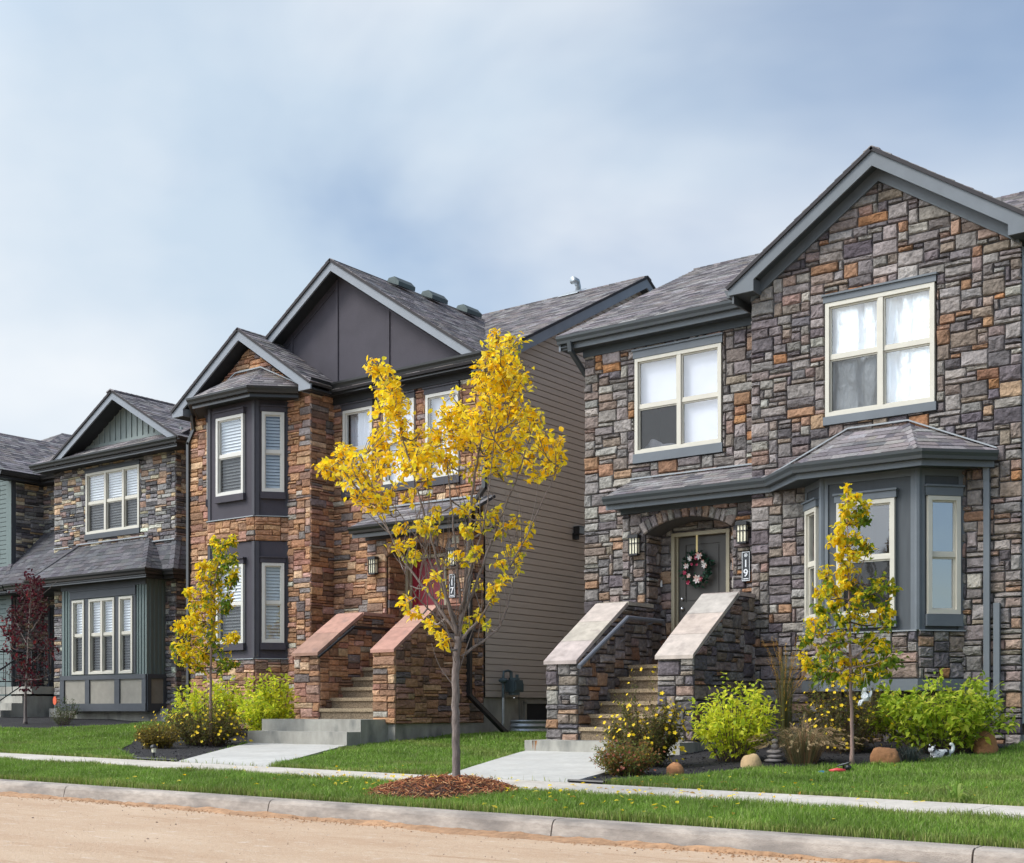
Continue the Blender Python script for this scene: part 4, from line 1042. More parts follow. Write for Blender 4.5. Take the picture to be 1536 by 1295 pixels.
    roof(rb, [(-26.95,17.0,3.75),(-22.5,17.0,3.75),(-23.54,17.92,4.58),(-26.95,17.92,4.58)], SHC, seed=121)
    roof(rb, [(-28.9,17.35,3.76),(-27.0,17.35,3.76),(-27.17,18.8,5.22),(-28.98,18.8,5.22)], SHC, seed=122)
    roof(rb, [(-33,17.42,3.75),(-28.5,17.42,3.75),(-28.99,17.9,4.33),(-33,17.9,4.33)], SHC, seed=126)
    roof(rb, [(-28.5,17.42,3.75),(-28.5,18.5,3.75),(-28.99,18.5,4.38),(-28.99,17.9,4.38)], SHC, seed=127)
    roof(rb, [(-22.5,17.0,3.75),(-22.5,17.92,3.75),(-23.54,17.92,4.58)], SHC, seed=123)
    roof(rb, [(-23.5,17.45,3.75),(-22.15,17.45,3.75),(-22.62,17.92,4.44),(-23.5,17.92,4.44)], SHC, seed=124)
    roof(rb, [(-22.15,17.45,3.75),(-22.15,20,3.75),(-22.62,20,4.44),(-22.62,17.92,4.44)], SHC, seed=125)
    hipcap(rb, (-22.5,17.0,3.755), (-23.54,17.9,4.585), SHC, 6, .1); hipcap(rb, (-26.9,17.0,3.775), (-26.25,17.9,4.61), SHC, 7, .1); hipcap(rb, (-28.5,17.42,3.755), (-28.99,17.9,4.37), SHC, 11, .1); hipcap(rb, (-22.15,17.45,3.755), (-22.62,17.9,4.445), SHC, 8, .1)
    r2 = build('skirt_roof', rb, ['shingle','deck'], h)
    gutter(h, [(-33,17.47),(-28.55,17.47)], 3.745, 'gutB', 'gutB', .19); gutter(h, [(-28.4,17.40),(-26.97,17.40)], 3.75, 'gutB', 'gutB', .19); gutter(h, [(-26.95,17.05),(-22.55,17.05),(-22.55,17.5),(-22.2,17.5),(-22.2,20)], 3.745, 'gutB', 'gutB', .19)
    mb = MB(); soffit(mb, [(-26.95,17.05),(-22.55,17.05)], [(-26.95,17.92),(-22.55,17.92)], 3.58); soffit(mb, [(-33,17.47),(-28.4,17.47)], [(-33,17.92),(-28.4,17.92)], 3.575); soffit(mb, [(-28.9,17.4),(-26.97,17.4)], [(-28.9,18.8),(-26.97,18.8)], 3.57); build('soffit', mb, 'soffit', r2)
    mb = MB(); fr.box(mb, -26.2, -23.55, .045, .07, 4.59, 4.615); fr.box(mb, -23.4, -22.6, .045, .07, 4.45, 4.475); fr.box(mb, -27.13, -26.5, .045, .07, 4.56, 4.585); build('flashing', mb, 'vinylL', r2)
    # box bay
    Bf = front(17.37); X0, X1 = -26.08, -22.95
    wins = [(-25.62,-25.16,()),(-24.98,-24.04,(-24.51,)),(-23.87,-23.39,())]
    mb = MB(); back(mb, Bf, [(X0,1.5),(X1,1.5),(X1,3.6),(X0,3.6)], [(a,b,1.525,3.22) for a,b,_ in wins], m=0)
    rs = right(X1); mb.add([rs.p(17.37,0,1.5), rs.p(17.9,0,1.5), rs.p(17.9,0,3.6), rs.p(17.37,0,3.6)], [(0,1,2,3)])
    ls = left(X0); mb.add([ls.p(17.37,0,.7), ls.p(17.9,0,.7), ls.p(17.9,0,3.6), ls.p(17.37,0,3.6)], [(0,1,2,3)])
    x = X0+.10
    while x < X1-.04:
        if not (-25.72 < x < -23.3): Bf.box(mb, x-.018, x+.018, 0, .02, 1.5, 3.58)
        x += .105
    for y in (17.47,17.58,17.69,17.80): rs.box(mb, y-.018, y+.018, 0, .02, 1.5, 3.58)
    b = build('bay', mb, 'teal', h)
    tb = MB(); Bf.box(tb, -25.72, -23.30, 0, .04, 3.25, 3.42); Bf.box(tb, -25.74, -23.28, 0, .06, 3.42, 3.45); Bf.box(tb, X0, X1, 0, .03, 3.46, 3.6)
    for a in (-25.16,-24.04): Bf.box(tb, a+.003, a+.176, 0, .03, 1.52, 3.24)
    Bf.box(tb, -25.72, -25.623, 0, .03, 1.52, 3.24); Bf.box(tb, -23.387, -23.3, 0, .03, 1.52, 3.24)
    Bf.box(tb, X0-.02, X1+.02, 0, .05, 1.40, 1.50); Bf.box(tb, X0-.02, X1+.02, 0, .05, .69, .86)
    rs.box(tb, 17.36, 17.9, 0, .05, 1.40, 1.50); rs.box(tb, 17.36, 17.9, 0, .05, .69, .86)
    pan = [(-25.94,-25.13),(-24.97,-24.04),(-23.86,-23.07)]; pe = [X0-.02]+[v for p in pan for v in p]+[X1+.02]
    for i in range(0, len(pe), 2): Bf.box(tb, pe[i], pe[i+1], 0, .045, .86, 1.40)
    rs.box(tb, 17.36, 17.46, 0, .045, .86, 1.40); rs.box(tb, 17.80, 17.9, 0, .045, .86, 1.40)
    tb.box(X0, X1, 17.38, 17.92, .695, .72)
    build('bay_trim', tb, 'trimC', b)
    pb = MB()
    for p, q in pan: Bf.box(pb, p, q, -.02, .015, .86, 1.40)
    rs.box(pb, 17.46, 17.80, -.02, .015, .86, 1.40); build('bay_panel', pb, 'beige', b)
    for a, c, vm in wins: window(h, Bf, a, c, 1.525, 3.22, vm, 2.41, None, None, 'trimC', [('blind',None,None)]*2, screens=(0,1))
    mb = MB(); mb.box(-27.1,-22.66,17.7,20.4,-.2,.75); mb.box(-33,-27.1,18.0,20,-.2,.5); build('foundation', mb, 'concD', h)
    # entry steps with black railing
    mb = MB()
    for i in range(5): mb.box(-28.9, -27.30, 16.0+.28*i, 18.8, .2+.17*i, .36+.17*i+.01, 0)
    mb.box(-28.93,-27.27,17.35,18.8,1.10,1.28)
    build('front_steps', mb, 'concD', h)
    mb = MB(); xr = -27.36
    for X in (xr, -28.84):
        mb.tube([(X,16.05,1.30),(X,17.35,2.15),(X,18.7,2.15)], .022, 6); mb.tube([(X,16.05,.60),(X,17.35,1.42),(X,18.7,1.42)], .015, 6)
        for k in range(16):
            y = 16.05+k*.17; zb = .60+.63*(y-16.05) if y < 17.35 else 1.42; zt = 1.30+.654*(y-16.05) if y < 17.35 else 2.15
            mb.tube([(X,y,zb-(.25 if k in (0,8) else 0)),(X,y,zt)], .022 if k in (0,8) else .009, 5)
    build('stair_railing', mb, 'black', h)
    # side and rear walls
    mb = MB(); lap(mb, right(-22.63), [(20.5,.7),(28,.7),(28,6.6),(20.5,6.6)]); lap(mb, Fr((0,28,0),(1,0,0),(0,1,0)), [(-33,.6),(-22.63,.6),(-22.63,6.6),(-33,6.6)])
    lap(mb, left(-33), [(17.9,.5),(28,.5),(28,6.6),(17.9,6.6)]); build('siding_wall', mb, 'vinyl', h)
    return h

def house_across(x0, x1, y0, y1, label, seed, wall='beige'):
    """plain house on the far side of the street behind the camera, mirrored in the window glass"""
    h = thing('stone_house', label, 'house', ((x0+x1)/2,(y0+y1)/2,-.2)); h.name = 'opposite_house'; POS[h.name] = V(((x0+x1)/2,(y0+y1)/2,-.2))
    mb = MB(); zt = 5.6; xm = (x0+x1)/2; pk = 8.2
    fb = Fr((0,y1,0), (1,0,0), (0,1,0)); lap(mb, fb, [(x0,-.2),(x1,-.2),(x1,zt),(xm,pk-.2),(x0,zt)], .16)
    lap(mb, right(x1), [(y0,-.2),(y1,-.2),(y1,zt),(y0,zt)], .16); lap(mb, left(x0), [(y0,-.2),(y1,-.2),(y1,zt),(y0,zt)], .16)
    lap(mb, Fr((0,y0,0), (1,0,0), (0,-1,0)), [(x0,-.2),(x1,-.2),(x1,zt),(xm,pk-.2),(x0,zt)], .16); build('siding_wall', mb, wall, h)
    rb = MB(); o = .4; dz = .4*(pk-zt)/(xm-x0)
    roof(rb, [(x0-o,y1+o,zt-dz),(x0-o,y0-o,zt-dz),(xm,y0-o,pk),(xm,y1+o,pk)], SH, seed=seed, expo=.3); roof(rb, [(x1+o,y0-o,zt-dz),(x1+o,y1+o,zt-dz),(xm,y1+o,pk),(xm,y0-o,pk)], SH, seed=seed+1, expo=.3)
    build('roof', rb, ['shingle','deck'], h)
    for a in (x0+1.2, x1-2.6):
        for z in (1.2, 3.8): 
            mb = MB(); fb.box(mb, a, a+1.4, 0, .06, z, z+1.4); w = build('window', mb, 'frame', h); mb = MB(); fb.box(mb, a+.07, a+1.33, .06, .065, z+.07, z+1.33); build('pane', mb, 'dark', w)
    return h
# ================================================================ ground and street
def struct(name, mb, mat, smooth=False):
    o = build(name, mb, mat, None, smooth); o['kind'] = 'structure'; return o
def sheet(mb, X0, X1, Y0, Y1, nx, ny, dz, zf=gz):
    vs = []
    for j in range(ny+1):
        for i in range(nx+1):
            x = X0+(X1-X0)*i/nx; y = Y0+(Y1-Y0)*j/ny; vs.append((x,y,zf(x,y)+dz))
    mb.add(vs, [(j*(nx+1)+i, j*(nx+1)+i+1, (j+1)*(nx+1)+i+1, (j+1)*(nx+1)+i) for j in range(ny) for i in range(nx)])
# beds and paths as plan outlines
PATH_A = [(-8.72,10.405),(-7.10,10.405),(-8.10,14.26),(-10.46,14.26)]
PATH_B = [(-13.15,10.405),(-11.45,10.405),(-13.64,14.0),(-15.84,14.0)]
BED_A = [(-7.10,10.40),(-6.72,10.40),(-6.75,11.2),(-6.5,12.4),(-6.35,13.1),(-5.5,13.55),(-4.9,14.6),(-4.5,15.6),(-4.42,16.5),(-8.1,16.5),(-8.1,14.26)]
BED_B = [(-15.9,14.0),(-13.15,10.44),(-14.0,10.44),(-16.4,11.9),(-17.6,13.0),(-19.5,14.6),(-20.4,16.5),(-15.7,16.5)]
BED_C = [(-22.3,17.0),(-22.0,16.2),(-23.0,15.0),(-24.5,14.55),(-27,14.4),(-33,14.4),(-33,17.9),(-22.6,17.9)]
MUL = (-7.40, 8.80, .66)
def inside(p, poly):
    x, y = p; c = False; n = len(poly)
    for i in range(n):
        x1,y1 = poly[i]; x2,y2 = poly[(i+1)%n]
        if (y1 > y) != (y2 > y) and x < (x2-x1)*(y-y1)/(y2-y1)+x1: c = not c
    return c
def inside_np(X, Y, poly):
    c = np.zeros(len(X), bool); n = len(poly)
    for i in range(n):
        x1,y1 = poly[i]; x2,y2 = poly[(i+1)%n]
        if y1 == y2: continue
        c ^= ((y1 > Y) != (y2 > Y)) & (X < (x2-x1)*(Y-y1)/(y2-y1)+x1)
    return c
def gz_np(X, Y):
    zs = -.0092*(X+8.6); zc = -.08-.0055*(X+7.5)
    t = np.clip((Y-7.9)/1.25, 0, 1); lo = zc+(zs-zc)*t
    top = .28+np.maximum(0, -X-15)*.02; t2 = np.clip((Y-10.4)/6.1, 0, 1)**1.8
    return np.where(Y <= 10.4, np.where(Y <= 9.15, lo, zs), zs+(top-zs)*t2)
def flat_poly(mb, poly, dz, z_of, step=.5):
    """outline filled with a fine triangulated grid that follows the ground"""
    xs = [p[0] for p in poly]; ys = [p[1] for p in poly]
    x = min(xs)
    while x < max(xs):
        y = min(ys)
        while y < max(ys):
            # clip the (possibly concave) outline to this cell
            p = list(poly)
            for a, b, c in ((1,0,x),(-1,0,-(x+step)),(0,1,y),(0,-1,-(y+step))):
                p = clip_half(p, a, b, c)
                if len(p) < 3: break
            if len(p) >= 3 and abs(area(p)) > 1e-5: mb.add([(u, v, z_of(u,v)+dz) for u, v in p], [list(range(len(p)))])
            y += step
        x += step
def ground():
    mb = MB(); g = 400
    zf = lambda x, y: -.5
    mb.add([(-g,-g,-.45),(g,-g,-.45),(g,g,-.45),(-g,g,-.45)], [(0,1,2,3)]); struct('ground', mb, 'soil')
    mb = MB(); zr = lambda x, y: -.215-.0055*(x+7.5)+.02*min(1, max(0, (7.6-y)/4))
    sheet(mb, -60, 40, -6, 7.74, 80, 20, 0, zr); struct('road', mb, 'road')
    # kerb in cast lengths with open joints
    mb = MB(); x = -60.3
    while x < 40:
        a, b = x+.006, x+3.05-.006
        prof = [(7.90,-.30),(7.90,-.004),(7.885,.002),(7.74,.0),(7.712,-.010),(7.695,-.035),(7.668,-.15),(7.668,-.30)]
        vs = []
        for xx in (a, b):
            zc = -.078-.0055*(xx+7.5)
            vs += [(xx, y, zc+z) for y, z in prof]
        n = len(prof)
        mb.add(vs, [(i, (i+1)%n, (i+1)%n+n, i+n) for i in range(n)]+[list(range(n)), list(range(2*n-1,n-1,-1))]); x += 3.05
    struct('kerb', mb, 'kerb')
    mb = MB(); x = -60
    while x < 40:
        vs = []; a, b = x+.004, x+1.496
        for xx in (a, b):
            vs += [(xx, y, gz(xx, 9.5)+z) for y, z in ((9.15,-.2),(9.15,.004),(10.4,.016),(10.4,-.2))]
        mb.add(vs, [(0,1,5,4),(1,2,6,5),(2,3,7,6),(3,0,4,7),(0,3,2,1),(4,5,6,7)]); x += 1.5
    struct('sidewalk', mb, 'walk')
    mb = MB(); sheet(mb, -60, 40, 7.9, 9.15, 100, 5, -.006)
    sheet(mb, -60, 40, 10.4, 40, 100, 30, -.006); struct('lawn', mb, 'soil')
    for k, (poly, z0, z1) in enumerate(((PATH_A, .012, .135), (PATH_B, .055, .17))):
        mb = MB(); z = lambda u, v: gz(u,10.4)*(1-min(1, (v-10.38)/3.75))+z1*min(1, (v-10.38)/3.75)
        flat_poly(mb, poly, .018, z, .6)
        for i in (0, 1, 3):
            p, q = poly[i], poly[(i+1)%4]; mb.add([(p[0],p[1],z(*p)+.018),(q[0],q[1],z(*q)+.018),(q[0],q[1],z(*q)-.3),(p[0],p[1],z(*p)-.3)], [(0,1,2,3)])
        struct('path', mb, 'conc')
    for poly in (BED_A, BED_B, BED_C):
        mb = MB(); rr = random.Random(5)
        flat_poly(mb, poly, .022, lambda u, v: gz(u,v)+.015*math.sin(u*3.1)*math.sin(v*2.7), .3); struct('flower_bed', mb, 'mulchD')
def kerb_dirt():
    rr = random.Random(12); mb = MB(); xs = [-34+.06*i for i in range(600)]; vs = []; w = h = 0.
    for x in xs:
        w = .7*w+.3*rr.uniform(.02,.22)*(1+.8*math.sin(x*1.3)*math.sin(x*.37)); h = .7*h+.3*rr.uniform(.0,.055); zr = -.215-.0055*(x+7.5)
        vs += [(x, 7.672, zr+h), (x, 7.655, zr+h*.9), (x, 7.655-w*.4, zr+h*.35+.006), (x, 7.655-w, zr-.002+rr.uniform(0,.004))]
    mb.add(vs, [(4*i+k, 4*i+4+k, 4*i+5+k, 4*i+1+k) for i in range(len(xs)-1) for k in range(3)])
    for k in range(2200):
        x = rr.uniform(-20, 0); y = 7.64-abs(rr.gauss(0,.12)); r = rr.uniform(.003,.008); z = -.215-.0055*(x+7.5)+r*.4+.012*max(0,1-(7.64-y)/.15)
        mb.blob((x,y,z), r*1.3, r, r*.8, .2, 5, 4, 0, rr.choice([(1,1,1)]), k)
    o = build('kerb_dirt', mb, 'dirt'); o['kind'] = 'stuff'
def blades(name, X0, X1, Y0, Y1, dens, h, w, reject, seed, cols, edge=None):
    rs = np.random.RandomState(seed); n = int((X1-X0)*(Y1-Y0)*dens)
    X = rs.uniform(X0, X1, n); Y = rs.uniform(Y0, Y1, n)
    u = (.8*X+.6*Y)/(.8*Y-.6*X); keep = (u > -.62) & (u < .75) & ((.8*Y-.6*X) > 2)
    for poly in reject: keep &= ~inside_np(X, Y, poly)
    X, Y = X[keep], Y[keep]; n = len(X)
    d = .8*Y-.6*X
    pr = np.clip((15./d)**1.3, .12, 1); k2 = rs.uniform(0,1,n) < pr; X, Y, d = X[k2], Y[k2], d[k2]; n = len(X)
    inm = (X-MUL[0])**2+(Y-MUL[1])**2 < (MUL[2]*rs.uniform(.8,1.05,n))**2; X, Y, d = X[~inm], Y[~inm], d[~inm]; n = len(X)
    Z = gz_np(X, Y)
    pa = np.sin(X*1.7+1.3*np.sin(Y*2.1))*np.sin(Y*2.3+X*.6)
    hh = h*rs.uniform(.4, 1.35, n)*(1+.18*pa+.2*np.sin(X*5.1+Y*3.7)*np.sin(Y*6.3-X*2.2))*(1+.5*(rs.uniform(0,1,n) < .02)); ww = w*rs.uniform(.7, 1.3, n)*np.clip(d/13., .8, 2.)
    g = rs.uniform(0, 2*np.pi, n); lean = rs.uniform(0, .75, n)*hh; ld = rs.uniform(0, 2*np.pi, n)
    c, s = np.cos(g)*ww/2, np.sin(g)*ww/2
    P = np.zeros((n, 5, 3), np.float32)
    mx, my = X+np.cos(ld)*lean*.35, Y+np.sin(ld)*lean*.35
    P[:,0] = np.stack([X-c, Y-s, Z-.01], 1); P[:,1] = np.stack([X+c, Y+s, Z-.01], 1)
    P[:,2] = np.stack([mx+c*.75, my+s*.75, Z+hh*.6], 1); P[:,3] = np.stack([mx-c*.75, my-s*.75, Z+hh*.6], 1)
    P[:,4] = np.stack([X+np.cos(ld)*lean, Y+np.sin(ld)*lean, Z+hh*(1-.25*lean/hh)], 1)
    me = bpy.data.meshes.new(name); me.vertices.add(n*5); me.vertices.foreach_set('co', P.ravel())
    base = (np.arange(n)*5)[:,None]
    q = base+np.array([[0,1,2,3]]); t = base+np.array([[3,2,4]])
    me.loops.add(n*7); me.polygons.add(n*2)
    li = np.concatenate([q, t], 1).ravel().astype(np.int32); me.loops.foreach_set('vertex_index', li)
    st = np.stack([np.arange(n)*7, np.arange(n)*7+4], 1).ravel().astype(np.int32); me.polygons.foreach_set('loop_start', st)
    try: me.polygons.foreach_set('loop_total', np.tile([4,3], n).astype(np.int32))
    except Exception: pass
    me.update(calc_edges=True); me.validate()
    ca = me.color_attributes.new('col', 'FLOAT_COLOR', 'POINT')
    C = np.array(cols, np.float32)[rs.choice(len(cols), n, p=None)]*rs.uniform(.75,1.25,(n,1))
    CC = np.ones((n,5,4), np.float32); 
    ed = np.minimum(np.minimum(np.abs(Y-7.93), np.abs(Y-9.15)), np.abs(Y-10.42)); dry = np.clip(1-ed/.16, 0, 1)*rs.uniform(0,.8,n)+np.clip(np.sin(X*.9+2*np.sin(Y*1.3))*np.sin(Y*1.9+1.1*X)-.55, 0, 1)*rs.uniform(.2,1.1,n)
    dry = np.clip(dry, 0, .85)[:,None]; C = C*(1-dry)+np.array([[.40,.35,.13]])*rs.uniform(.6,1.1,(n,1))*dry
    CC[:,:,:3] = C[:,None,:]; ca.data.foreach_set('color', CC.ravel())
    me.materials.append(M['grass']); o = bpy.data.objects.new(name, me); POS[o.name] = V((0,0,0)); link(o); o['kind'] = 'stuff'
    return o
GC = [(0.15, 0.271, 0.03), (0.178, 0.311, 0.036), (0.212, 0.341, 0.05), (0.123, 0.23, 0.028), (0.257, 0.361, 0.075), (0.187, 0.301, 0.035), (0.293, 0.341, 0.121)]
def grass():
    big = [[(-16.0,13.95),(-13.6,13.95),(-13.45,17.2),(-12.2,26),(-11.45,17.2),(-10.6,16.5),(-10.5,14.2),(-8,14.2),(-4.4,16.5),(-4.4,60),(-60,60),(-60,17.9),(-33,17.9),(-22.6,17.9),(-20.4,16.5),(-15.7,16.5)]]
    gap = [(-16.0,13.95),(-13.6,13.95),(-13.45,17.2),(-13.45,40),(-60,40),(-60,17.9),(-22.6,17.9),(-22.6,16.9),(-20.4,16.5),(-15.7,16.5)]
    gap2 = [(-11.42,17.2),(-10.45,16.7),(-10.5,14.2),(-8,14.2),(-8,16.5),(-4.43,16.5),(-4.43,40),(-11.42,40)]
    blades('front_lawn_grass', -44, 5, 10.4, 19, 5200, .062, .0075, [PATH_A, PATH_B, BED_A, BED_B, BED_C, gap, gap2], 3, GC)
    blades('verge_grass', -36, 5, 7.93, 9.2, 9500, .058, .0065, [], 4, GC)
def mulch():
    rr = random.Random(8); mb = MB(); x0, y0, R0 = MUL
    # mound base, then loose shreds on it
    n = 36; rings = 7; vs = []; zf = lambda r: .12*(1-(r/R0)**2)**.8 if r < R0 else 0
    rad = [R0*(1+.07*math.sin(3*g+1)+.05*math.sin(7*g)) for g in [2*math.pi*j/n for j in range(n)]]
    for i in range(rings+1):
        for j in range(n):
            g = 2*math.pi*j/n; r = rad[j]*i/rings; x, y = x0+r*math.cos(g), y0+r*math.sin(g); vs.append((x, y, gz(x,y)+max(-.005, zf(r))+rr.uniform(-.008,.008)))
    mb.add(vs, [(i*n+j, i*n+(j+1)%n, (i+1)*n+(j+1)%n, (i+1)*n+j) for i in range(rings) for j in range(n)], 0, (.05,.022,.012))
    cols = [(.30,.095,.038),(.38,.13,.05),(.20,.062,.028),(.46,.20,.08),(.56,.32,.15),(.11,.038,.020)]
    for k in range(2600):
        g = rr.uniform(0, 6.283); r = R0*math.sqrt(rr.random())*1.08; x, y = x0+r*math.cos(g), y0+r*math.sin(g)
        z = gz(x,y)+max(.0, zf(min(r,R0)))+rr.uniform(0,.035); a = rr.uniform(0, 6.283); e = rr.uniform(-.55,.55)
        d = V((math.cos(a)*math.cos(e), math.sin(a)*math.cos(e), math.sin(e))); L = rr.uniform(.02,.085)*(1.9 if rr.random() < .05 else 1); w = rr.uniform(.004,.011)
        s = d.cross(V((rr.uniform(-1,1),rr.uniform(-1,1),1))).normalized(); t = d.cross(s); p = V((x,y,z))
        q = [p-d*L/2-s*w/2, p-d*L/2+s*w/2, p+d*L/2+s*w*.3, p+d*L/2-s*w*.3]
        mb.add(q+[v+t*.004 for v in q], [(0,1,2,3),(7,6,5,4),(0,4,5,1),(1,5,6,2),(2,6,7,3),(3,7,4,0)], 0, jit(rr.choice(cols), .2, rr))
    o = build('wood_mulch', mb, 'mulch'); o['kind'] = 'stuff'
def bed_chips():
    rr = random.Random(18); mb = MB()
    for poly, n in ((BED_A, 2600), (BED_B, 3000)):
        xs = [p[0] for p in poly]; ys = [p[1] for p in poly]; k = 0
        while k < n:
            x, y = rr.uniform(min(xs),max(xs)), rr.uniform(min(ys),max(ys)); k += 1
            if not inside((x,y), poly): continue
            r = rr.uniform(.008,.022); z = gz(x,y)+.03; c = rr.choice([(.03,.026,.03),(.05,.045,.05),(.02,.018,.02),(.075,.068,.07)])
            vs = [(x+r*rr.uniform(-1,1), y+r*rr.uniform(-1,1), z+r*rr.uniform(-.4,.7)) for _ in range(5)]
            mb.add(vs, [(0,1,2),(0,2,3),(1,2,4),(2,3,4),(0,1,4),(0,3,4)], 0, c)
    o = build('bark_chips', mb, 'mulch'); o['kind'] = 'stuff'
def pebbles():
    rr = random.Random(28); mb = MB()
    for k in range(700):
        x = rr.uniform(-20, 0); y = 7.5-abs(rr.gauss(0, 1.3))
        if y < 2: continue
        r = rr.uniform(.002,.0055)*(1.9 if rr.random() < .05 else 1); z = -.215-.0055*(x+7.5)+.02*min(1, max(0, (7.6-y)/4))
        c = rr.choice([(.16,.10,.07),(.28,.2,.15),(.45,.36,.28),(.10,.07,.055)])
        mb.blob((x,y,z+r*.3), r*1.3, r, r*.7, .2, 5, 4, 0, c, k)
    o = build('road_pebbles', mb, 'pebble'); o['kind'] = 'stuff'
# ================================================================ plants
def leaf(mb, p, a, up, L, W, c, droop=.25, fold=.18, m=0):
    a = a.normalized(); s = a.cross(up)
    if s.length < 1e-4: s = a.orthogonal()
    s.normalize(); n = s.cross(a)
    c1 = p+a*L*.36-n*L*.02; c2 = p+a*L*.70-n*L*droop*.35; tip = p+a*L*.97-n*L*droop
    l1 = c1+s*W*.5+n*W*fold; r1 = c1-s*W*.5+n*W*fold; l2 = c2+s*W*.34+n*W*fold*.7; r2 = c2-s*W*.34+n*W*fold*.7
    mb.add([p,l1,r1,c1,l2,r2,c2,tip], [(0,2,3),(0,3,1),(3,2,5,6),(1,3,6,4),(6,5,7),(4,6,7)], m, c)
def rdir(rr, up=0.):
    while 1:
        v = V((rr.uniform(-1,1), rr.uniform(-1,1), rr.uniform(-1,1)))
        if .1 < v.length < 1: v.normalize(); v.z += up; return v.normalized()
def curve(pts, n=6):
    """smooth polyline through points (Catmull-Rom)"""
    P = [V(p) for p in pts]; P = [P[0]*2-P[1]]+P+[P[-1]*2-P[-2]]; out = []
    for i in range(1, len(P)-2):
        for k in range(n):
            t = k/n; a,b,c,d = P[i-1],P[i],P[i+1],P[i+2]
            out.append(.5*((2*b)+(c-a)*t+(2*a-5*b+4*c-d)*t*t+(3*b-a-3*c+d)*t**3))
    out.append(P[-2]); return out
def leafy_tree(name, label, base, d0, limbs, clumps, lw, cols, seed, trunk_mat, trunk_r, group=None, bare=0, cat='tree', spread=.30, up=-.25, twig_mat='bark', dspan=.55, twr=.004):
    """limbs: polylines of reference coordinates with a depth offset; clumps: (x, y, radius, leaves, green)"""
    rr = random.Random(seed); t = thing(name, label, cat, base, group)
    px = F_/d0; wood = MB(); tw = MB(); lm = MB(); nodes = []
    for k, (pts, doff, r0, r1) in enumerate(limbs):
        P = [at(x, y, d0+doff*i/(len(pts)-1)) for i, (x, y) in enumerate(pts)]
        if k == 0: P[0] = V(base)
        C = curve(P, 7); m = len(C)
        C = [p+V((rr.uniform(-1,1),rr.uniform(-1,1),rr.uniform(-1,1)))*.006 if 0 < i < m-1 else p for i, p in enumerate(C)]
        rad = [r0+(r1-r0)*(i/(m-1))**.8 for i in range(m)]
        if k == 0: rad[0] *= 1.5; rad[1] *= 1.18
        wood.tube(C, rad, 10 if k == 0 else 7)
        if k: nodes += [(p, r) for p, r in zip(C, rad)][2:]
        else: nodes += [(p, r) for p, r in zip(C, rad)][m//2:]
    for (x, y, r, n, green) in clumps:
        rw = r/px; c = at(x, y, d0+rr.uniform(-dspan, dspan))
        cand = sorted(nodes, key=lambda q: (q[0]-c).length*(1+.25*(q[0].z > c.z+.05)))[:4]
        q, qr = rr.choice(cand[:2]); mid = (q+c)/2+V((0,0,-.12*(c-q).length))+rdir(rr)*.02
        br = curve([q, mid, c+V((0,0,rw*.6))], 5); k = len(br)
        tw.tube(br, [min(qr*.7, .011)*(1-i/k)+twr for i in range(k)], 5)
        tips = []
        for j in range(max(3, n//6)):
            dd = rdir(rr, .15); e = c+V((dd.x*rw, dd.y*rw, dd.z*rw*1.1)); s = br[rr.randrange(k//2, k)]
            b2 = curve([s, (s+e)/2+rdir(rr)*.02, e], 4); tw.tube(b2, [twr*.8]*(len(b2)-1)+[twr*.35], 4); tips.append(b2)
        for j in range(n):
            b2 = rr.choice(tips); p = b2[rr.randrange(1, len(b2))]+rdir(rr)*rw*spread
            a = rdir(rr, up); L = rr.uniform(.75,1.2)*lw; g = min(1, max(0, green+rr.uniform(-.35,.35)))
            hgt = (p.z-c.z)/max(rw, .01); g = min(1, max(0, g-.25*hgt)) if green > .15 else g
            c0 = cols[0][rr.randrange(len(cols[0]))]; c1 = cols[1][rr.randrange(len(cols[1]))]; h = 1. if g > .62 else (0. if g < .38 else (g-.38)/.24)
            cc = jit(tuple(c0[i]*(1-h)+c1[i]*h for i in range(3)), .14, rr)
            leaf(lm, p, a, rdir(rr, .9), L, L*rr.uniform(.5,.66), cc, rr.uniform(.1,.45), rr.uniform(.05,.28))
    for k in range(bare):                                           # bare upright twigs inside the crown
        q, qr = rr.choice([t_ for t_ in nodes if t_[0].z < base[2]+2.35]); e = q+V((rr.uniform(-.25,.25), rr.uniform(-.25,.25), rr.uniform(.25,.85)))
        b2 = curve([q, (q+e)/2+rdir(rr)*.05, e], 5); tw.tube(b2, [.005*(1-.7*i/len(b2)) for i in range(len(b2))], 4)
    build('trunk', wood, trunk_mat, t, True); build('branches', tw, twig_mat, t, True); build('crown', lm, 'leaf', t)
    return t
YEL = [(0.969, 0.725, 0.018), (0.97, 0.775, 0.035), (0.959, 0.645, 0.012), (0.969, 0.745, 0.07), (0.938, 0.565, 0.012), (0.97, 0.805, 0.09), (0.887, 0.745, 0.04)]
YGR = [(.46,.47,.03),(.36,.40,.03),(.52,.50,.035)]
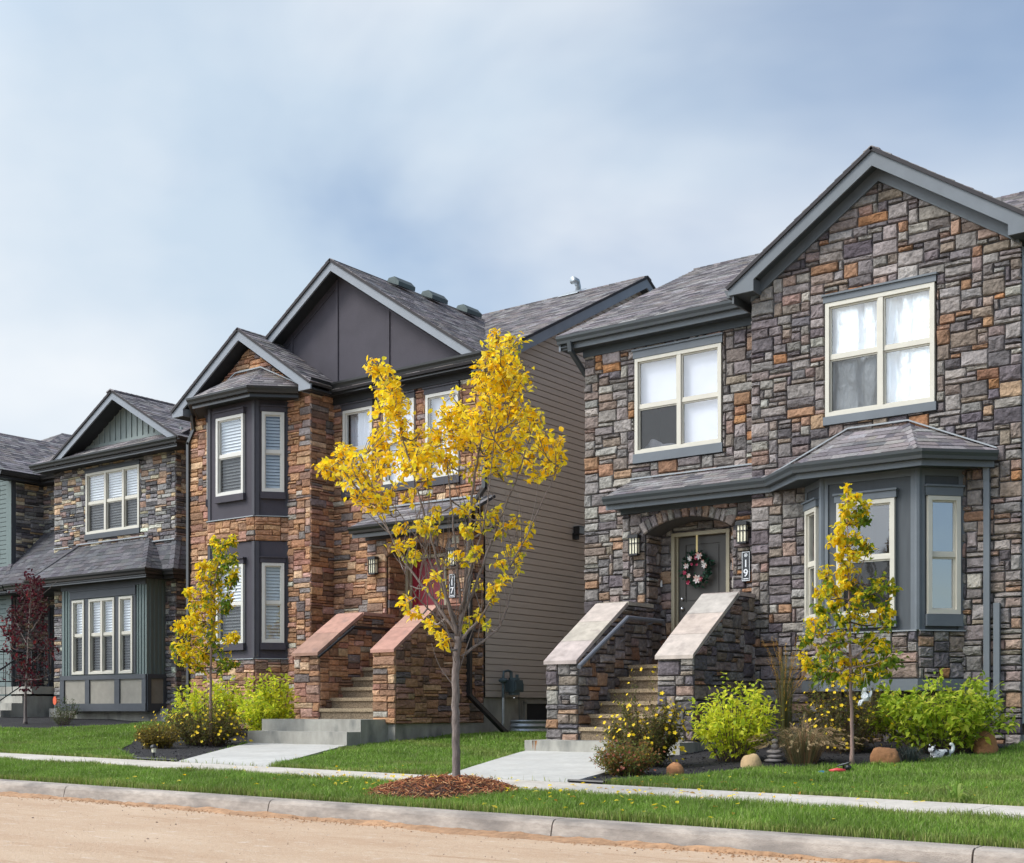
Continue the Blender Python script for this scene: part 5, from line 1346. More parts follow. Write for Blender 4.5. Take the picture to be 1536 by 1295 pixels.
def maple():
    d0 = 11.48
    q = at(685,1184,d0); base = (q.x, q.y, gz(q.x,q.y)+.02)
    L = [([(685,1186),(684,1120),(683,1060),(684,1000),(687,955)], 0, .038, .032),
         ([(687,955),(698,890),(703,810),(708,745),(722,660),(736,585),(750,515)], .15, .023, .004),
         ([(687,955),(672,905),(657,845),(640,785),(620,710),(600,645),(580,560)], -.25, .020, .003),
         ([(688,940),(716,870),(742,800),(772,725),(800,640),(806,610)], .45, .017, .003),
         ([(688,965),(728,915),(765,850),(797,790),(838,700)], -.35, .015, .003),
         ([(685,950),(650,900),(612,850),(575,785),(535,730),(490,705)], .35, .017, .003),
         ([(690,905),(684,830),(676,750),(670,690),(664,610)], .5, .015, .003),
         ([(692,985),(745,945),(764,900),(775,850),(790,800)], .3, .013, .003),
         ([(684,965),(655,925),(625,895),(605,855)], -.45, .011, .003),
         ([(690,920),(706,850),(725,790),(735,720),(742,650)], -.5, .013, .003),
         ([(686,935),(662,880),(640,830),(620,800),(585,750)], -.1, .012, .003)]
    C = [(566,552,16,26,0),(580,566,18,34,0),(590,590,20,38,0),(571,592,17,28,0),(600,612,19,30,0),(585,622,22,40,0),(604,640,18,30,.05),(571,643,18,28,0),(590,662,22,40,0),(611,676,19,32,0),(569,672,15,20,0),
         (520,676,15,24,0),(509,690,18,32,0),(530,697,17,28,0),(484,703,14,26,0),(500,714,16,30,0),(520,722,17,30,0),(540,715,16,24,0),(551,733,14,18,0),(560,700,18,26,0),(580,700,20,34,0),(545,755,10,8,0),(563,750,15,18,0),
         (605,705,20,34,0),(625,695,20,34,.1),(640,680,19,32,.1),(655,660,21,36,0),(663,632,18,28,0),(680,610,20,32,0),(690,632,22,38,0),(700,655,24,42,0),(678,665,21,36,.1),(655,690,20,32,.15),(675,700,20,32,.1),(632,655,14,16,.1),(645,715,17,20,.2),
         (744,512,16,26,.1),(765,520,15,24,.15),(732,530,17,28,.1),(752,538,19,32,.15),(778,512,10,12,.25),(727,555,19,32,0),(748,562,20,34,.05),(770,555,19,32,.05),(788,560,13,18,0),(718,580,17,24,0),(738,588,20,34,.1),(760,586,21,38,.05),(781,585,17,28,0),(722,610,20,34,0),(745,615,21,38,0),(768,615,20,34,.1),(789,612,16,22,0),(735,645,21,36,0),(757,645,21,36,.05),(712,635,18,28,0),(780,640,19,30,.1),(800,632,15,20,0),(805,655,14,18,.1),
         (728,676,19,32,.25),(752,676,19,30,.15),(776,672,17,26,.15),(797,684,16,22,.1),(815,668,14,18,0),(834,668,15,24,0),(838,690,15,26,0),(822,700,13,18,0),(841,706,9,12,0),(800,708,15,18,.1),(770,704,18,26,.25),(742,708,18,26,.3),(716,705,16,20,.2),
         (590,738,13,12,.05),(615,745,12,12,.1),(578,762,13,14,.1),(600,795,9,8,.15),(590,815,10,12,.15),(612,822,10,11,.2),(632,790,13,16,.3),(650,770,13,15,.2),(648,800,13,15,.35),(628,835,9,9,.3),(690,770,14,16,.3),(706,760,12,12,.35),(718,790,14,16,.35),(693,800,12,13,.4),(740,770,13,14,.3),(755,800,12,12,.3),(770,785,11,11,.2),(797,795,10,10,.2),(784,822,10,12,.3),(760,830,12,12,.35),(745,845,10,9,.4),(775,850,9,8,.2),(760,870,8,7,.2),(710,830,12,13,.35),(688,838,10,11,.3),(660,845,8,7,.3),(655,870,9,9,.2),(664,890,9,9,.15),(608,898,9,10,.1),(622,915,10,11,.1),(645,935,11,13,.1),(655,955,11,13,.1),(664,966,8,8,.1),(700,935,9,8,.5),(717,925,9,9,.3),(735,900,9,9,.2),(742,882,8,8,.1),(730,940,8,7,.5),(715,880,9,8,.3)]
    return leafy_tree('maple_tree', 'young maple with bright yellow leaves standing in the ring of wood mulch', base, d0, L, [(x,y,r*1.02,int(n*2.5)+2,g) for x,y,r,n,g in C], .061, (YEL, YGR), 17, 'bark', .045, bare=80)
def col_clumps(px0, rr, rows, nleaf):
    out = []
    for (x, y, r, g) in rows: out.append((x, y, r*1.15, nleaf, g))
    return out
SY = [(.90,.67,.018),(.94,.73,.03),(.88,.56,.012),(.76,.66,.03)]
SG = [(.16,.27,.03),(.22,.32,.035),(.28,.36,.04),(.12,.21,.025)]
def saplings():
    rr = random.Random(4)
    d0 = 14.2; q = at(1279,1146,d0); b = (q.x, q.y, gz(q.x,q.y)+.02)
    L = [([(1279,1146),(1277,1060),(1275,980),(1274,900),(1272,820),(1270,740)], 0, .023, .005)]
    for (x0,y0,x1,y1) in ((1275,985,1215,930),(1275,990,1325,940),(1275,1000,1225,1010),(1275,1000,1335,985),(1274,900,1240,880),(1274,890,1300,830),(1274,960,1250,900),(1275,1005,1300,1010)): L.append(([(x0,y0),((x0+x1)/2,(y0+y1)/2+6),(x1,y1)], rr.uniform(-.4,.4), .009, .003))
    rows = [(1274,737,10,.15),(1284,748,8,.2),(1272,755,8,.25),(1294,760,9,.35),(1266,768,7,.2),(1288,780,10,.6),(1300,776,8,.75),(1273,785,8,.3),(1254,795,9,.1),(1266,803,11,.1),(1284,806,10,.45),(1302,822,11,.35),(1292,812,8,.3),(1254,813,9,.1),(1270,822,11,.2),(1280,836,9,.35),(1258,836,7,.2),(1271,850,11,.1),(1262,862,10,.15),(1238,860,9,.2),(1243,875,10,.35),(1234,890,10,.3),(1252,888,11,.15),(1270,880,10,.2),(1281,878,10,.5),(1262,905,10,.3),(1225,888,6,.2),(1228,910,8,.6),(1245,912,11,.5),(1290,898,9,.45),(1328,872,11,.6),(1318,884,9,.7),(1336,884,8,.6),(1310,900,11,.65),(1292,915,11,.5),(1274,925,11,.35),(1330,912,10,.55),(1340,920,8,.3),(1212,938,12,.15),(1222,950,11,.45),(1240,938,12,.6),(1258,930,11,.7),(1296,935,12,.5),(1318,930,12,.35),(1332,940,10,.55),(1213,968,12,.65),(1228,975,14,.55),(1246,960,13,.45),(1264,958,11,.5),(1310,955,12,.6),(1328,962,12,.5),(1318,975,11,.5),(1295,965,10,.35),(1203,985,10,.05),(1218,1000,12,.55),(1236,995,13,.5),(1252,985,12,.55),(1268,1000,14,.3),(1284,990,12,.4),(1300,1000,12,.45),(1318,995,11,.5),(1336,995,11,.75),(1348,985,8,.8),(1240,1015,12,.7),(1225,1012,9,.75),(1258,1018,11,.55),(1276,1018,11,.3),(1292,1020,11,.55),(1310,1018,11,.55),(1326,1010,10,.5)]
    leafy_tree('sapling_tree', 'slim green and yellow sapling in front of the slate blue bay window', b, d0, L, col_clumps(0, rr, [(x,y,r,min(1,g*1.0+.04)) for x,y,r,g in rows], 40), .074, (SY, SG), 31, 'barkR', .02, 'young columnar trees', spread=.30, up=-.45, twig_mat='barkD', dspan=.32, twr=.0025)
    d0 = 20.3; q = at(316,1100,d0); b = (q.x, q.y, gz(q.x,q.y)+.02)
    L = [([(316,1100),(316,1040),(317,980),(320,920),(325,860),(335,812)], 0, .028, .006)]
    for (x0,y0,x1,y1) in ((317,985,275,950),(317,975,350,955),(318,950,290,890),(320,930,345,880),(322,900,300,860),(317,1000,330,1000)): L.append(([(x0,y0),((x0+x1)/2,(y0+y1)/2+5),(x1,y1)], rr.uniform(-.5,.5), .01, .004))
    rows = [(348,810,6,.3),(340,820,8,.25),(322,816,8,.35),(330,832,9,.5),(350,838,7,.5),(324,845,9,.3),(342,848,9,.55),(305,850,7,.1),(316,860,10,.2),(335,862,10,.6),(352,862,6,.3),(298,868,8,.1),(310,878,10,.2),(328,880,11,.55),(345,876,9,.55),(352,868,6,.4),(302,895,11,.15),(318,898,11,.25),(336,900,10,.6),(283,890,6,.05),(292,908,9,.15),(308,915,11,.1),(325,918,10,.3),(342,912,7,.5),(278,935,9,.1),(290,930,10,.1),(304,935,11,.2),(322,938,11,.35),(268,940,7,.15),(282,950,10,.15),(300,952,11,.3),(318,955,10,.4),(262,972,7,.5),(276,968,10,.2),(292,970,11,.2),(308,974,11,.3),(326,968,9,.4),(345,962,9,.15),(350,955,6,.1),(270,985,9,.2),(286,990,11,.1),(302,992,11,.25),(318,988,9,.4),(340,990,9,.45),(350,998,7,.5),(292,1003,8,.2),(335,1003,7,.6)]
    leafy_tree('sapling_tree', 'slim yellow sapling rising from the shrubs before the charcoal bay', b, d0, L, col_clumps(0, rr, [(x,y,r,min(1,g+.12)) for x,y,r,g in rows], 50), .082, (SY, SG), 33, 'barkR', .03, 'young columnar trees', spread=.42, up=-.35, twig_mat='barkD', dspan=.32, twr=.003)
    d0 = 27.2; q = at(38,1096,d0); b = (q.x, q.y, gz(q.x,q.y)+.02)
    RD = [(.085,.012,.022),(.06,.010,.018),(.12,.018,.026),(.045,.010,.016)]; RD2 = [(.20,.03,.03),(.14,.02,.03)]
    L = [([(38,1094),(38,1050),(41,1000),(43,950),(46,900),(48,870)], 0, .035, .008)]
    for (x0,y0,x1,y1) in ((40,1010,15,970),(41,1000,75,960),(43,970,20,920),(44,950,70,905),(45,920,60,880),(41,1020,10,1010),(41,1020,78,1010),(46,900,85,872)): L.append(([(x0,y0),((x0+x1)/2,(y0+y1)/2+4),(x1,y1)], rr.uniform(-.6,.6), .012, .005))
    rows = []
    for k in range(86):
        y = rr.uniform(868, 1034); t = (y-868)/166; hw = 9+29*min(1, t*2.1) if t < .6 else 37-22*(t-.6)/.4
        rows.append((44-4*t+rr.uniform(-1,1)*hw, y, 9, rr.choice((0,0,0,.2,.5))))
    leafy_tree('sapling_tree', 'dark purple red leaved young tree beside the duplex steps', b, d0, L, col_clumps(0, rr, rows, 13), .085, (RD, RD2), 35, 'bark', .03, spread=.7, up=-.3, twig_mat='barkD', dspan=.6, twr=.004)
def shrub(name, label, cen, rx, ry, h, nstem, nleaf, lw, cols, seed, group=None, flowers=0, fcol=((.78,.52,.01),(.85,.62,.02)), wl=.5, stemr=.005, cat='shrub', low=.1, fsize=.026, upright=.8):
    rr = random.Random(seed); c = V(cen); c.z = gz(c.x, c.y)+.01
    t = thing(name, label, cat, c, group); st = MB(); lf = MB(); fl = MB(); ends = []
    for k in range(nstem):
        g = rr.uniform(0, 6.283); q = math.sqrt(rr.random()); hh = h*(1-.35*q*q)*rr.uniform(.5, 1.12)*(1.22 if rr.random() < .08 else 1)
        b = c+V((math.cos(g)*rx*q*.35, math.sin(g)*ry*q*.35, 0)); e = c+V((math.cos(g)*rx*q, math.sin(g)*ry*q, hh))
        m = (b+e)/2+V((math.cos(g)*rx*.05, math.sin(g)*ry*.05, h*.08))
        C = curve([b, m, e], 6); n = len(C); st.tube(C, [stemr*(1-.7*i/n) for i in range(n)], 4)
        out = V((math.cos(g), math.sin(g), .35)); ends.append((e, out)); per = nleaf//nstem
        for j in range(per):
            u = low+(1-low)*rr.random()**(.75 if lw > .07 else 1.0); i = min(n-2, int(u*(n-1))); p = C[i]+(C[i+1]-C[i])*(u*(n-1)-i)
            a = (out*rr.uniform(.1,1)+rdir(rr)*.9+V((0,0,.1))).normalized(); L = lw*rr.uniform(.6,1.2)*(1-.25*(u > .9))
            cc = jit(cols[min(len(cols)-1, int(rr.random()**1.0*len(cols)))], .18, rr)
            leaf(lf, p+a*rr.uniform(0,.03)+rdir(rr)*lw*.35, a, (V((0,0,1))+rdir(rr)*.6).normalized(), L, L*wl*rr.uniform(.85,1.15), cc, rr.uniform(.1,.4), rr.uniform(.05,.25))
    for k in range(flowers):
        e, out = rr.choice(ends); p = e+rdir(rr)*min(rx,.3)*.45; p.z = max(c.z+.08, p.z-rr.random()**2*h*.5)
        nr = (out+rdir(rr)*.6+V((0,-.3,.5))).normalized(); s = nr.orthogonal().normalized(); w = nr.cross(s); cc = jit(rr.choice(fcol), .12, rr); r = fsize*rr.uniform(.7,1.2)
        vs = [p+nr*.004]
        for j in range(10):
            a = j*math.pi/5; q = r if j % 2 == 0 else r*.62; vs.append(p+(s*math.cos(a)+w*math.sin(a))*q+nr*r*.3)
        fl.add(vs, [(0, 1+j, 1+(j+1)%10) for j in range(10)], 0, cc)
    build('stems', st, 'barkD', t); build('foliage', lf, 'leaf', t)
    if fl.v: build('blossoms', fl, 'petal', t)['kind'] = 'stuff'
    return t
DOG = [(0.601, 0.658, 0.043), (0.743, 0.783, 0.065), (0.495, 0.595, 0.043), (0.884, 0.846, 0.087), (0.389, 0.486, 0.041), (0.708, 0.704, 0.058)]
DOG2 = [(0.405, 0.522, 0.043), (0.52, 0.623, 0.058), (0.308, 0.435, 0.038), (0.682, 0.696, 0.087), (0.243, 0.348, 0.029), (0.455, 0.551, 0.051)]
POT = [(0.112, 0.128, 0.038), (0.165, 0.15, 0.045), (0.083, 0.09, 0.033), (0.21, 0.15, 0.053), (0.135, 0.09, 0.045), (0.195, 0.21, 0.045)]
SPI = [(0.18, 0.195, 0.045), (0.24, 0.225, 0.053), (0.3, 0.135, 0.045), (0.135, 0.15, 0.045), (0.21, 0.255, 0.06), (0.36, 0.18, 0.06)]
def tuft(name, label, cen, n, h, spread, cols, seed, w=.006, cat='ornamental grass', plume=None, stiff=.5):
    rr = random.Random(seed); c = V(cen); c.z = gz(c.x,c.y)+.01; t = thing(name, label, cat, c); mb = MB(); pl = MB()
    for k in range(n):
        g = rr.uniform(0, 6.283); q = rr.random()**.7; hh = h*rr.uniform(.55,1.1); r = spread*q
        b = c+V((math.cos(g)*.28*spread*q, math.sin(g)*.28*spread*q, 0)); m = b+V((math.cos(g)*r*.35, math.sin(g)*r*.35, hh*.75)); e = b+V((math.cos(g)*r, math.sin(g)*r, hh*(1-(1-stiff)*q)))
        C = curve([b, m, e], 5); col = jit(rr.choice(cols), .2, rr); s = V((-math.sin(g), math.cos(g), 0))
        vs = []; kk = len(C)
        for i, p in enumerate(C):
            ww = w*(1-.85*i/kk); vs += [p-s*ww, p+s*ww]
        mb.add(vs, [(2*i, 2*i+1, 2*i+3, 2*i+2) for i in range(kk-1)], 0, col)
        if plume and rr.random() < plume[0]:
            d = (C[-1]-C[-2]).normalized(); L = plume[1]*rr.uniform(.7,1.2); pc = jit(plume[2], .18, rr)
            for j in range(16):
                p = C[-1]+d*L*(j/16-.5); a = (d+rdir(rr)*.6).normalized(); leaf(pl, p, a, rdir(rr), .03, .008, pc, .1, .1)
    build('blades', mb, 'leaf', t)
    if pl.v: build('seed_heads', pl, 'leaf', t)
    return t
def shrubs():
    ga = 'leafy yellow green dogwood shrubs'; gp = 'yellow flowered cinquefoil shrubs'
    shrub('dogwood_shrub', 'bright lime leafed shrub between the stone stair wall and the tan boulder', (-7.0,13.75,0), .52, .55, .92, 80, 2000, .092, DOG, 1, ga)
    shrub('dogwood_shrub', 'broad green leafy shrub under the right end of the slate bay', (-5.12,15.35,0), .93, .62, .95, 105, 2900, .108, DOG2, 2, ga)
    shrub('dogwood_shrub', 'lime shrub left of the yellow sapling under the charcoal bay', (-18.0,14.9,0), .78, .7, 1.05, 80, 1900, .108, DOG, 3, ga)
    shrub('dogwood_shrub', 'lime shrub between the yellow sapling and the concrete stoop', (-16.25,14.8,0), .72, .62, 1.12, 90, 2200, .108, DOG, 4, ga)
    shrub('cinquefoil_shrub', 'yellow flowered shrub at the foot of the right stair wall', (-7.62,12.75,0), .50, .48, .86, 150, 7500, .046, POT, 5, gp, 270, wl=.45, stemr=.003)
    shrub('cinquefoil_shrub', 'dark yellow flowered shrub under the bay beside the white pole sapling', (-6.25,15.15,0), .66, .5, .95, 140, 6500, .046, POT, 6, gp, 210, wl=.45, stemr=.003)
    shrub('cinquefoil_shrub', 'brown and yellow flowered shrub in front of the lime shrubs by the concrete stoop', (-16.15,13.35,0), .80, .55, .72, 140, 6500, .052, POT, 7, gp, 280, wl=.45, stemr=.003)
    shrub('spirea_shrub', 'low rust tinged shrub at the bed corner by the concrete path', (-7.15,11.55,0), .40, .38, .42, 120, 4200, .040, SPI, 8, None, 60, ((.22,.05,.03),(.30,.10,.05)), .5, .003, fsize=.018)
    shrub('spirea_shrub', 'small golden brown shrub at the black mulch corner, lowest of the clump', (-16.1,12.4,0), .38, .34, .42, 100, 3200, .046, [(.20,.17,.035),(.26,.20,.04),(.15,.11,.03),(.30,.22,.05)], 9, None, 40, ((.5,.3,.02),(.6,.4,.02)), .5, .003, fsize=.02)
    shrub('juniper_shrub', 'small olive green shrub on black mulch under the teal box bay', (-23.6,15.75,0), .30, .26, .40, 40, 900, .045, [(.10,.13,.045),(.14,.16,.055),(.08,.10,.04)], 10, None, wl=.25, stemr=.004)
    shrub('juniper_shrub', 'small green shrub beside the duplex steps railing', (-25.3,17.0,0), .28, .26, .55, 36, 700, .05, [(.07,.11,.03),(.10,.14,.04),(.05,.08,.025)], 11, None, wl=.3, stemr=.004)
    tuft('grass_tuft', 'arching straw coloured grass tuft right of the tan boulder', (-6.12,13.75,0), 620, .50, .56, [(.38,.24,.13),(.22,.20,.10),(.38,.29,.16),(.15,.16,.08),(.26,.18,.10)], 12, .0045, plume=(.22,.11,(.52,.38,.22)), stiff=.55)
    tuft('reed_grass', 'upright orange plumed grass against the grey stone wall', (-7.35,15.9,0), 120, 1.25, .24, [(.15,.18,.06),(.2,.2,.08),(.3,.22,.08)], 13, .0045, plume=(.38,.34,(.62,.34,.07)), stiff=.95)
    tuft('lavender_tuft', 'low grey blue tuft between the orange boulder and cat planter', (-5.05,14.25,0), 260, .22, .28, [(.10,.12,.11),(.13,.15,.13),(.16,.14,.11),(.08,.10,.09)], 14, .004, stiff=.5)
    w = tuft('weed', 'broad leafed weed growing at the lawn edge by the pavement, far right', (-3.35,10.52,0), 16, .19, .14, [(.28,.42,.08),(.36,.48,.11)], 15, .018, cat='weed', stiff=.6)
def litter():
    rr = random.Random(77); mb = MB()
    for k in range(430):
        x, y = MUL[0]+rr.gauss(0, 1.9), MUL[1]+.7+rr.gauss(0, 1.3)
        if y < 7.95 or (k > 60 and abs(x-MUL[0]) < .5): continue
        on = 9.15 < y < 10.4 or inside((x,y), PATH_A); r = math.hypot(x-MUL[0], y-MUL[1])
        z = gz(x,y)+(.022 if on else (.05 if r > MUL[2] else .03+.12*max(0, 1-(r/MUL[2])**2)))
        leaf(mb, V((x,y,z)), V((rr.uniform(-1,1), rr.uniform(-1,1), rr.uniform(-.2,.3))), V((rr.uniform(-.4,.4), rr.uniform(-.4,.4), 1)), rr.uniform(.035,.065), rr.uniform(.025,.038), jit(rr.choice(YEL+[(.55,.30,.04),(.40,.22,.05)]), .15, rr), rr.uniform(-.1,.3))
    o = build('leaf_litter', mb, 'leaf'); o['kind'] = 'stuff'
# ================================================================ small things
def small_things():
    def rock(label, cen, r, mat, seed, group='garden boulders'):
        mb = MB(); c = V(cen); c.z = gz(c.x,c.y)+r[2]*.42; mb.blob(c, r[0], r[1], r[2], .22, 20, 12, 0, (1,1,1), seed)
        o = build('boulder', mb, mat, None, True); tag(o, label, 'rock', group); return o
    rock('rusty orange rounded boulder between rust shrub and yellow flowers', (-6.78,11.95,0), (.10,.09,.105), 'rockO', 3)
    rock('tan egg shaped boulder before the lime shrub', (-6.45,13.08,0), (.125,.10,.135), 'rockT', 5)
    rock('large orange boulder right of the thin sapling trunk', (-5.25,14.0,0), (.165,.13,.17), 'rockO', 8)
    rock('reddish boulder half hidden by the broad shrub, nearest the downspouts', (-4.55,15.4,0), (.14,.12,.20), 'rockO', 11)
    # stacked slate stones
    t = thing('stone_stack', 'little stack of flat grey stones beside the straw grass tuft', 'garden ornament', (-6.45,13.7,gz(-6.45,13.7)))
    rr = random.Random(3); z = gz(-6.45,13.7)+.02
    for r, hh in ((.12,.03),(.105,.028),(.10,.03),(.05,.04),(.045,.03)):
        mb = MB(); mb.blob((-6.45+rr.uniform(-.015,.015),13.7,z+hh), r, r*.8, hh, .2, 12, 6, seed=int(r*1000)); build('stone', mb, 'slate', t, True); z += hh*1.75
    # cat shaped planter
    c = at(1411,1138,14.9); c.z = gz(c.x,c.y)
    t = thing('cat_planter', 'black and white patterned cat shaped planter with a curled white tail', 'planter', c)
    mb = MB(); u = V((.8,.6,0)); w = V((-.6,.8,0))
    def P(a, b, z): return c+u*a*.85+w*b*.85+V((0,0,z*.85))
    for s in range(1):
        n = 14; vs = []
        prof = [(0,.02,.8),(.03,.0,1.),(.09,0,1.04),(.125,0,1.0),(.128,0,.86),(.06,0,.8)]
        for z, _, k in prof:
            for j in range(n):
                g = 2*math.pi*j/n; vs.append(P(math.cos(g)*.14*k, math.sin(g)*.065*k, z))
        mb.add(vs, [(i*n+j, i*n+(j+1)%n, (i+1)*n+(j+1)%n, (i+1)*n+j) for i in range(len(prof)-1) for j in range(n)]+[list(range(n-1,-1,-1)), [(len(prof)-1)*n+j for j in range(n)]])
    for a in (-.10,.10):
        for b in (-.035,.035): mb.blob(P(a,b,.015), .03, .03, .025, 0, 8, 6)
    build('body', mb, 'catw', t, True)
    hd = MB(); h = P(-.125,-.03,.125); hd.blob(h, .048, .045, .043, .03, 12, 8)
    for s in (-1,1): hd.tube([h+u*s*.025+V((0,0,.03)), h+u*s*.034+V((0,0,.065))], [.016,.003], 6)
    hd.blob(h-w*.042-V((0,0,.01)), .018, .014, .013, 0, 8, 6); build('head', hd, 'catw', t, True)
    tl = MB(); tl.tube(curve([P(.125,0,.08), P(.165,0,.11), P(.172,0,.165), P(.150,0,.20), P(.128,0,.185)], 5), [.021]*10+[.019]*10+[.014], 8); build('tail', tl, 'white', t, True)
    # hanging angel figurine on a swing
    hp = at(1298, 1052, 14.0)
    t = thing('hanging_figurine', 'small white angel figurine on a wooden swing hanging from the sapling', 'garden ornament', hp)
    mb = MB(); mb.tube([hp+V((-.045,0,-.005)), hp+V((.05,.02,-.005))], .013, 8); build('swing_seat', mb, 'rockT', t)
    mb = MB(); mb.tube([hp+V((-.045,0,0)), hp+V((0,0,.30)), ], .0015, 4); mb.tube([hp+V((.05,.02,0)), hp+V((0,0,.30))], .0015, 4); build('cord', mb, 'white', t)
    mb = MB(); mb.tube([hp+V((0,0,.0)), hp+V((.0,0,.045)), hp+V((-.004,0,.085)), hp+V((-.006,0,.10))], [.035,.036,.026,.012], 10)
    mb.blob(hp+V((-.008,0,.125)), .026, .026, .028, .05, 10, 8)
    for s in (-1,1): mb.tube([hp+V((.012*s-.012,-.01,.012)), hp+V((-.035+.012*s,-.035,.0)), hp+V((-.05+.01*s,-.045,-.05))], [.015,.013,.011], 6); mb.tube([hp+V((.02*s,-.005,.08)), hp+V((.035*s,-.02,.05)), hp+V((.02*s,-.03,.03))], [.010,.009,.008], 6)
    build('figure', mb, 'white', t, True)
    mb = MB()
    for s in (-1,1):
        mb.prism([hp+V((.01*s,.03,.06)), hp+V((.05*s,.04,.12)), hp+V((.062*s,.04,.09)), hp+V((.045*s,.035,.04))], (0,.006,0))
    build('wings', mb, 'white', t)
    # toy-like red, blue things and a solar spot light by the sapling foot
    c = at(1252,1146,13.6); c.z = gz(c.x,c.y)
    t = thing('solar_spotlight', 'black solar spotlight with a tilted grey panel at the sapling foot', 'garden light', c+V((.05,.12,0)))
    q = c+V((.05,.12,.02)); mb = MB(); mb.tube([q, q+V((0,0,.07))], .01, 6); mb.prism([q+V((-.06,-.05,.05)), q+V((.06,-.02,.085)), q+V((.06,.06,.10)), q+V((-.06,.03,.065))], (0,0,.012)); mb.blob(q+V((.05,0,.045)), .04, .035, .035, 0, 10, 8); build('housing', mb, 'black', t)
    mb = MB(); mb.prism([q+V((-.05,-.042,.0645)), q+V((.05,-.014,.094)), q+V((.05,.05,.1045)), q+V((-.05,.022,.074))], (0,0,.004)); build('panel', mb, 'galv', t)
    q = c+V((.02,-.02,.02)); mb = MB(); mb.tube([q+V((-.075,0,.012)), q+V((.0,.03,.022)), q+V((.085,.06,.016))], [.014,.024,.018], 8); tag(build('toy_shovel', mb, 'red', None, True), 'red plastic garden toy lying at the sapling foot', 'toy')
    q = c+V((-.10,-.10,.015)); mb = MB(); mb.blob(q, .055, .04, .022, .1, 10, 6, seed=4); tag(build('toy_dish', mb, 'blue', None, True), 'blue plastic dish in the grass near the sapling', 'toy')
    # solar path light by the left path
    c = V((-14.05,10.75,gz(-14.05,10.75))); t = thing('path_light', 'short black solar path light at the black mulch corner', 'garden light', c)
    mb = MB(); mb.lathe([(.012,0),(.012,.10)], c, 8); build('stake', mb, 'black', t)
    mb = MB(); mb.lathe([(.028,.10),(.032,.16)], c, 12); build('lamp_glass', mb, 'amber', t)
    mb = MB(); mb.lathe([(.05,.16),(.05,.175),(.03,.20),(.005,.205)], c, 14); build('lamp_cap', mb, 'black', t)
    # orange reflector stake
    c = V((-26.22,17.28,gz(-26.22,17.28))); t = thing('reflector_stake', 'round orange reflector on a thin stake beside the box bay', 'marker', c)
    mb = MB(); mb.tube([c, c+V((0,0,.46))], .008, 6); build('stake', mb, 'galv', t)
    mb = MB(); mb.prism([c+V((.07*math.cos(a),-.01,.43+.10*math.sin(a))) for a in [k*math.pi/8 for k in range(16)]], (0,.012,0)); build('reflector', mb, 'orange', t)
    # bed edging
    for lab, pts in (('black plastic edging strip along the left black mulch bed', [(-13.15,10.43),(-14.0,10.43),(-14.9,10.98),(-16.4,11.9)]), ('black plastic edging strip at the bed corner by the rust shrub', [(-7.12,10.42),(-6.70,10.42),(-6.72,11.2)])):
        mb = MB()
        for a, b in zip(pts, pts[1:]): mb.tube([(a[0],a[1],gz(*a)+.035), (b[0],b[1],gz(*b)+.035)], .016, 6)
        tag(build('garden_edging', mb, 'black'), lab, 'edging')
    # wreath
    c = V((-9.36,17.19,2.86)); t = thing('door_wreath', 'round wreath of white and pink flowers hanging on the brown door', 'wreath', c)
    rr = random.Random(6); g = MB(); fl = MB(); pk = MB(); Rm = .20
    for k in range(260):
        a = rr.uniform(0,6.283); r = Rm+rr.gauss(0,.035); p = c+V((r*math.cos(a), -.035+rr.uniform(-.03,.03), r*math.sin(a))); d = (V((math.cos(a),0,math.sin(a)))*rr.uniform(-.3,1)+rdir(rr)*.8).normalized()
        leaf(g, p, d, V((0,-1,0)), rr.uniform(.045,.08), .03, jit(rr.choice([(.012,.05,.025),(.02,.075,.04),(.01,.035,.02),(.03,.10,.06)]), .2, rr))
    g.tube([c+V((Rm*math.cos(a),-.03,Rm*math.sin(a))) for a in [k*math.pi/12 for k in range(25)]], .025, 6, 0, (.02,.04,.02)); build('greenery', g, 'leaf', t)
    for (dx, dz, r, col) in ((.07,.19,.075,0),(.02,.17,.05,1),(-.09,.16,.055,0),(-.15,.05,.06,0),(-.18,-.05,.045,1),(.16,.04,.06,0),(.13,.10,.035,0),(.04,-.16,.085,0),(.09,-.16,.05,1),(-.11,-.10,.045,0),(-.12,-.20,.045,1),(-.06,.07,.03,1),(.03,.06,.028,1)):
        p = c+V((dx,-.075,dz)); m = fl if col == 0 else pk
        for j in range(14):
            a = j*2*math.pi/14*2.0+rr.uniform(-.2,.2); ring = j//7; d = V((math.cos(a),-.35-.5*ring,math.sin(a))).normalized()
            cc = (.80,.76,.74) if col == 0 else rr.choice([(.55,.06,.14),(.70,.22,.30),(.40,.03,.09)])
            if col == 0 and rr.random() < .25: cc = (.80,.48,.42)
            leaf(m, p, d, V((0,-1,0)), r*(1-.3*ring), r*.5, jit(cc,.08,rr), -.1, .2)
    build('white_flowers', fl, 'petal', t); build('pink_flowers', pk, 'petal', t)
    mb = MB(); front(17.2).box(mb, -9.365, -9.335, .052, .060, 3.04, 3.375); build('hanger_ribbon', mb, 'gold', t)
    # number signs
    def text(s, size, mat, parent, fr, u, n, z):
        cu = bpy.data.curves.new('sign_text', 'FONT'); cu.body = s; cu.size = size; cu.extrude = .003; cu.align_x = 'CENTER'; cu.offset = .002
        to = bpy.data.objects.new('tmp_text', cu); COL.objects.link(to); bpy.context.view_layer.update()
        me = bpy.data.meshes.new_from_object(to.evaluated_get(bpy.context.evaluated_depsgraph_get())); bpy.data.objects.remove(to)
        mb = MB(); vs = [fr.p(u+v.co.x, n+v.co.z, z+v.co.y) for v in me.vertices]; mb.add(vs, [tuple(p.vertices) for p in me.polygons]); bpy.data.meshes.remove(me)
        return build('digit', mb, mat, parent)
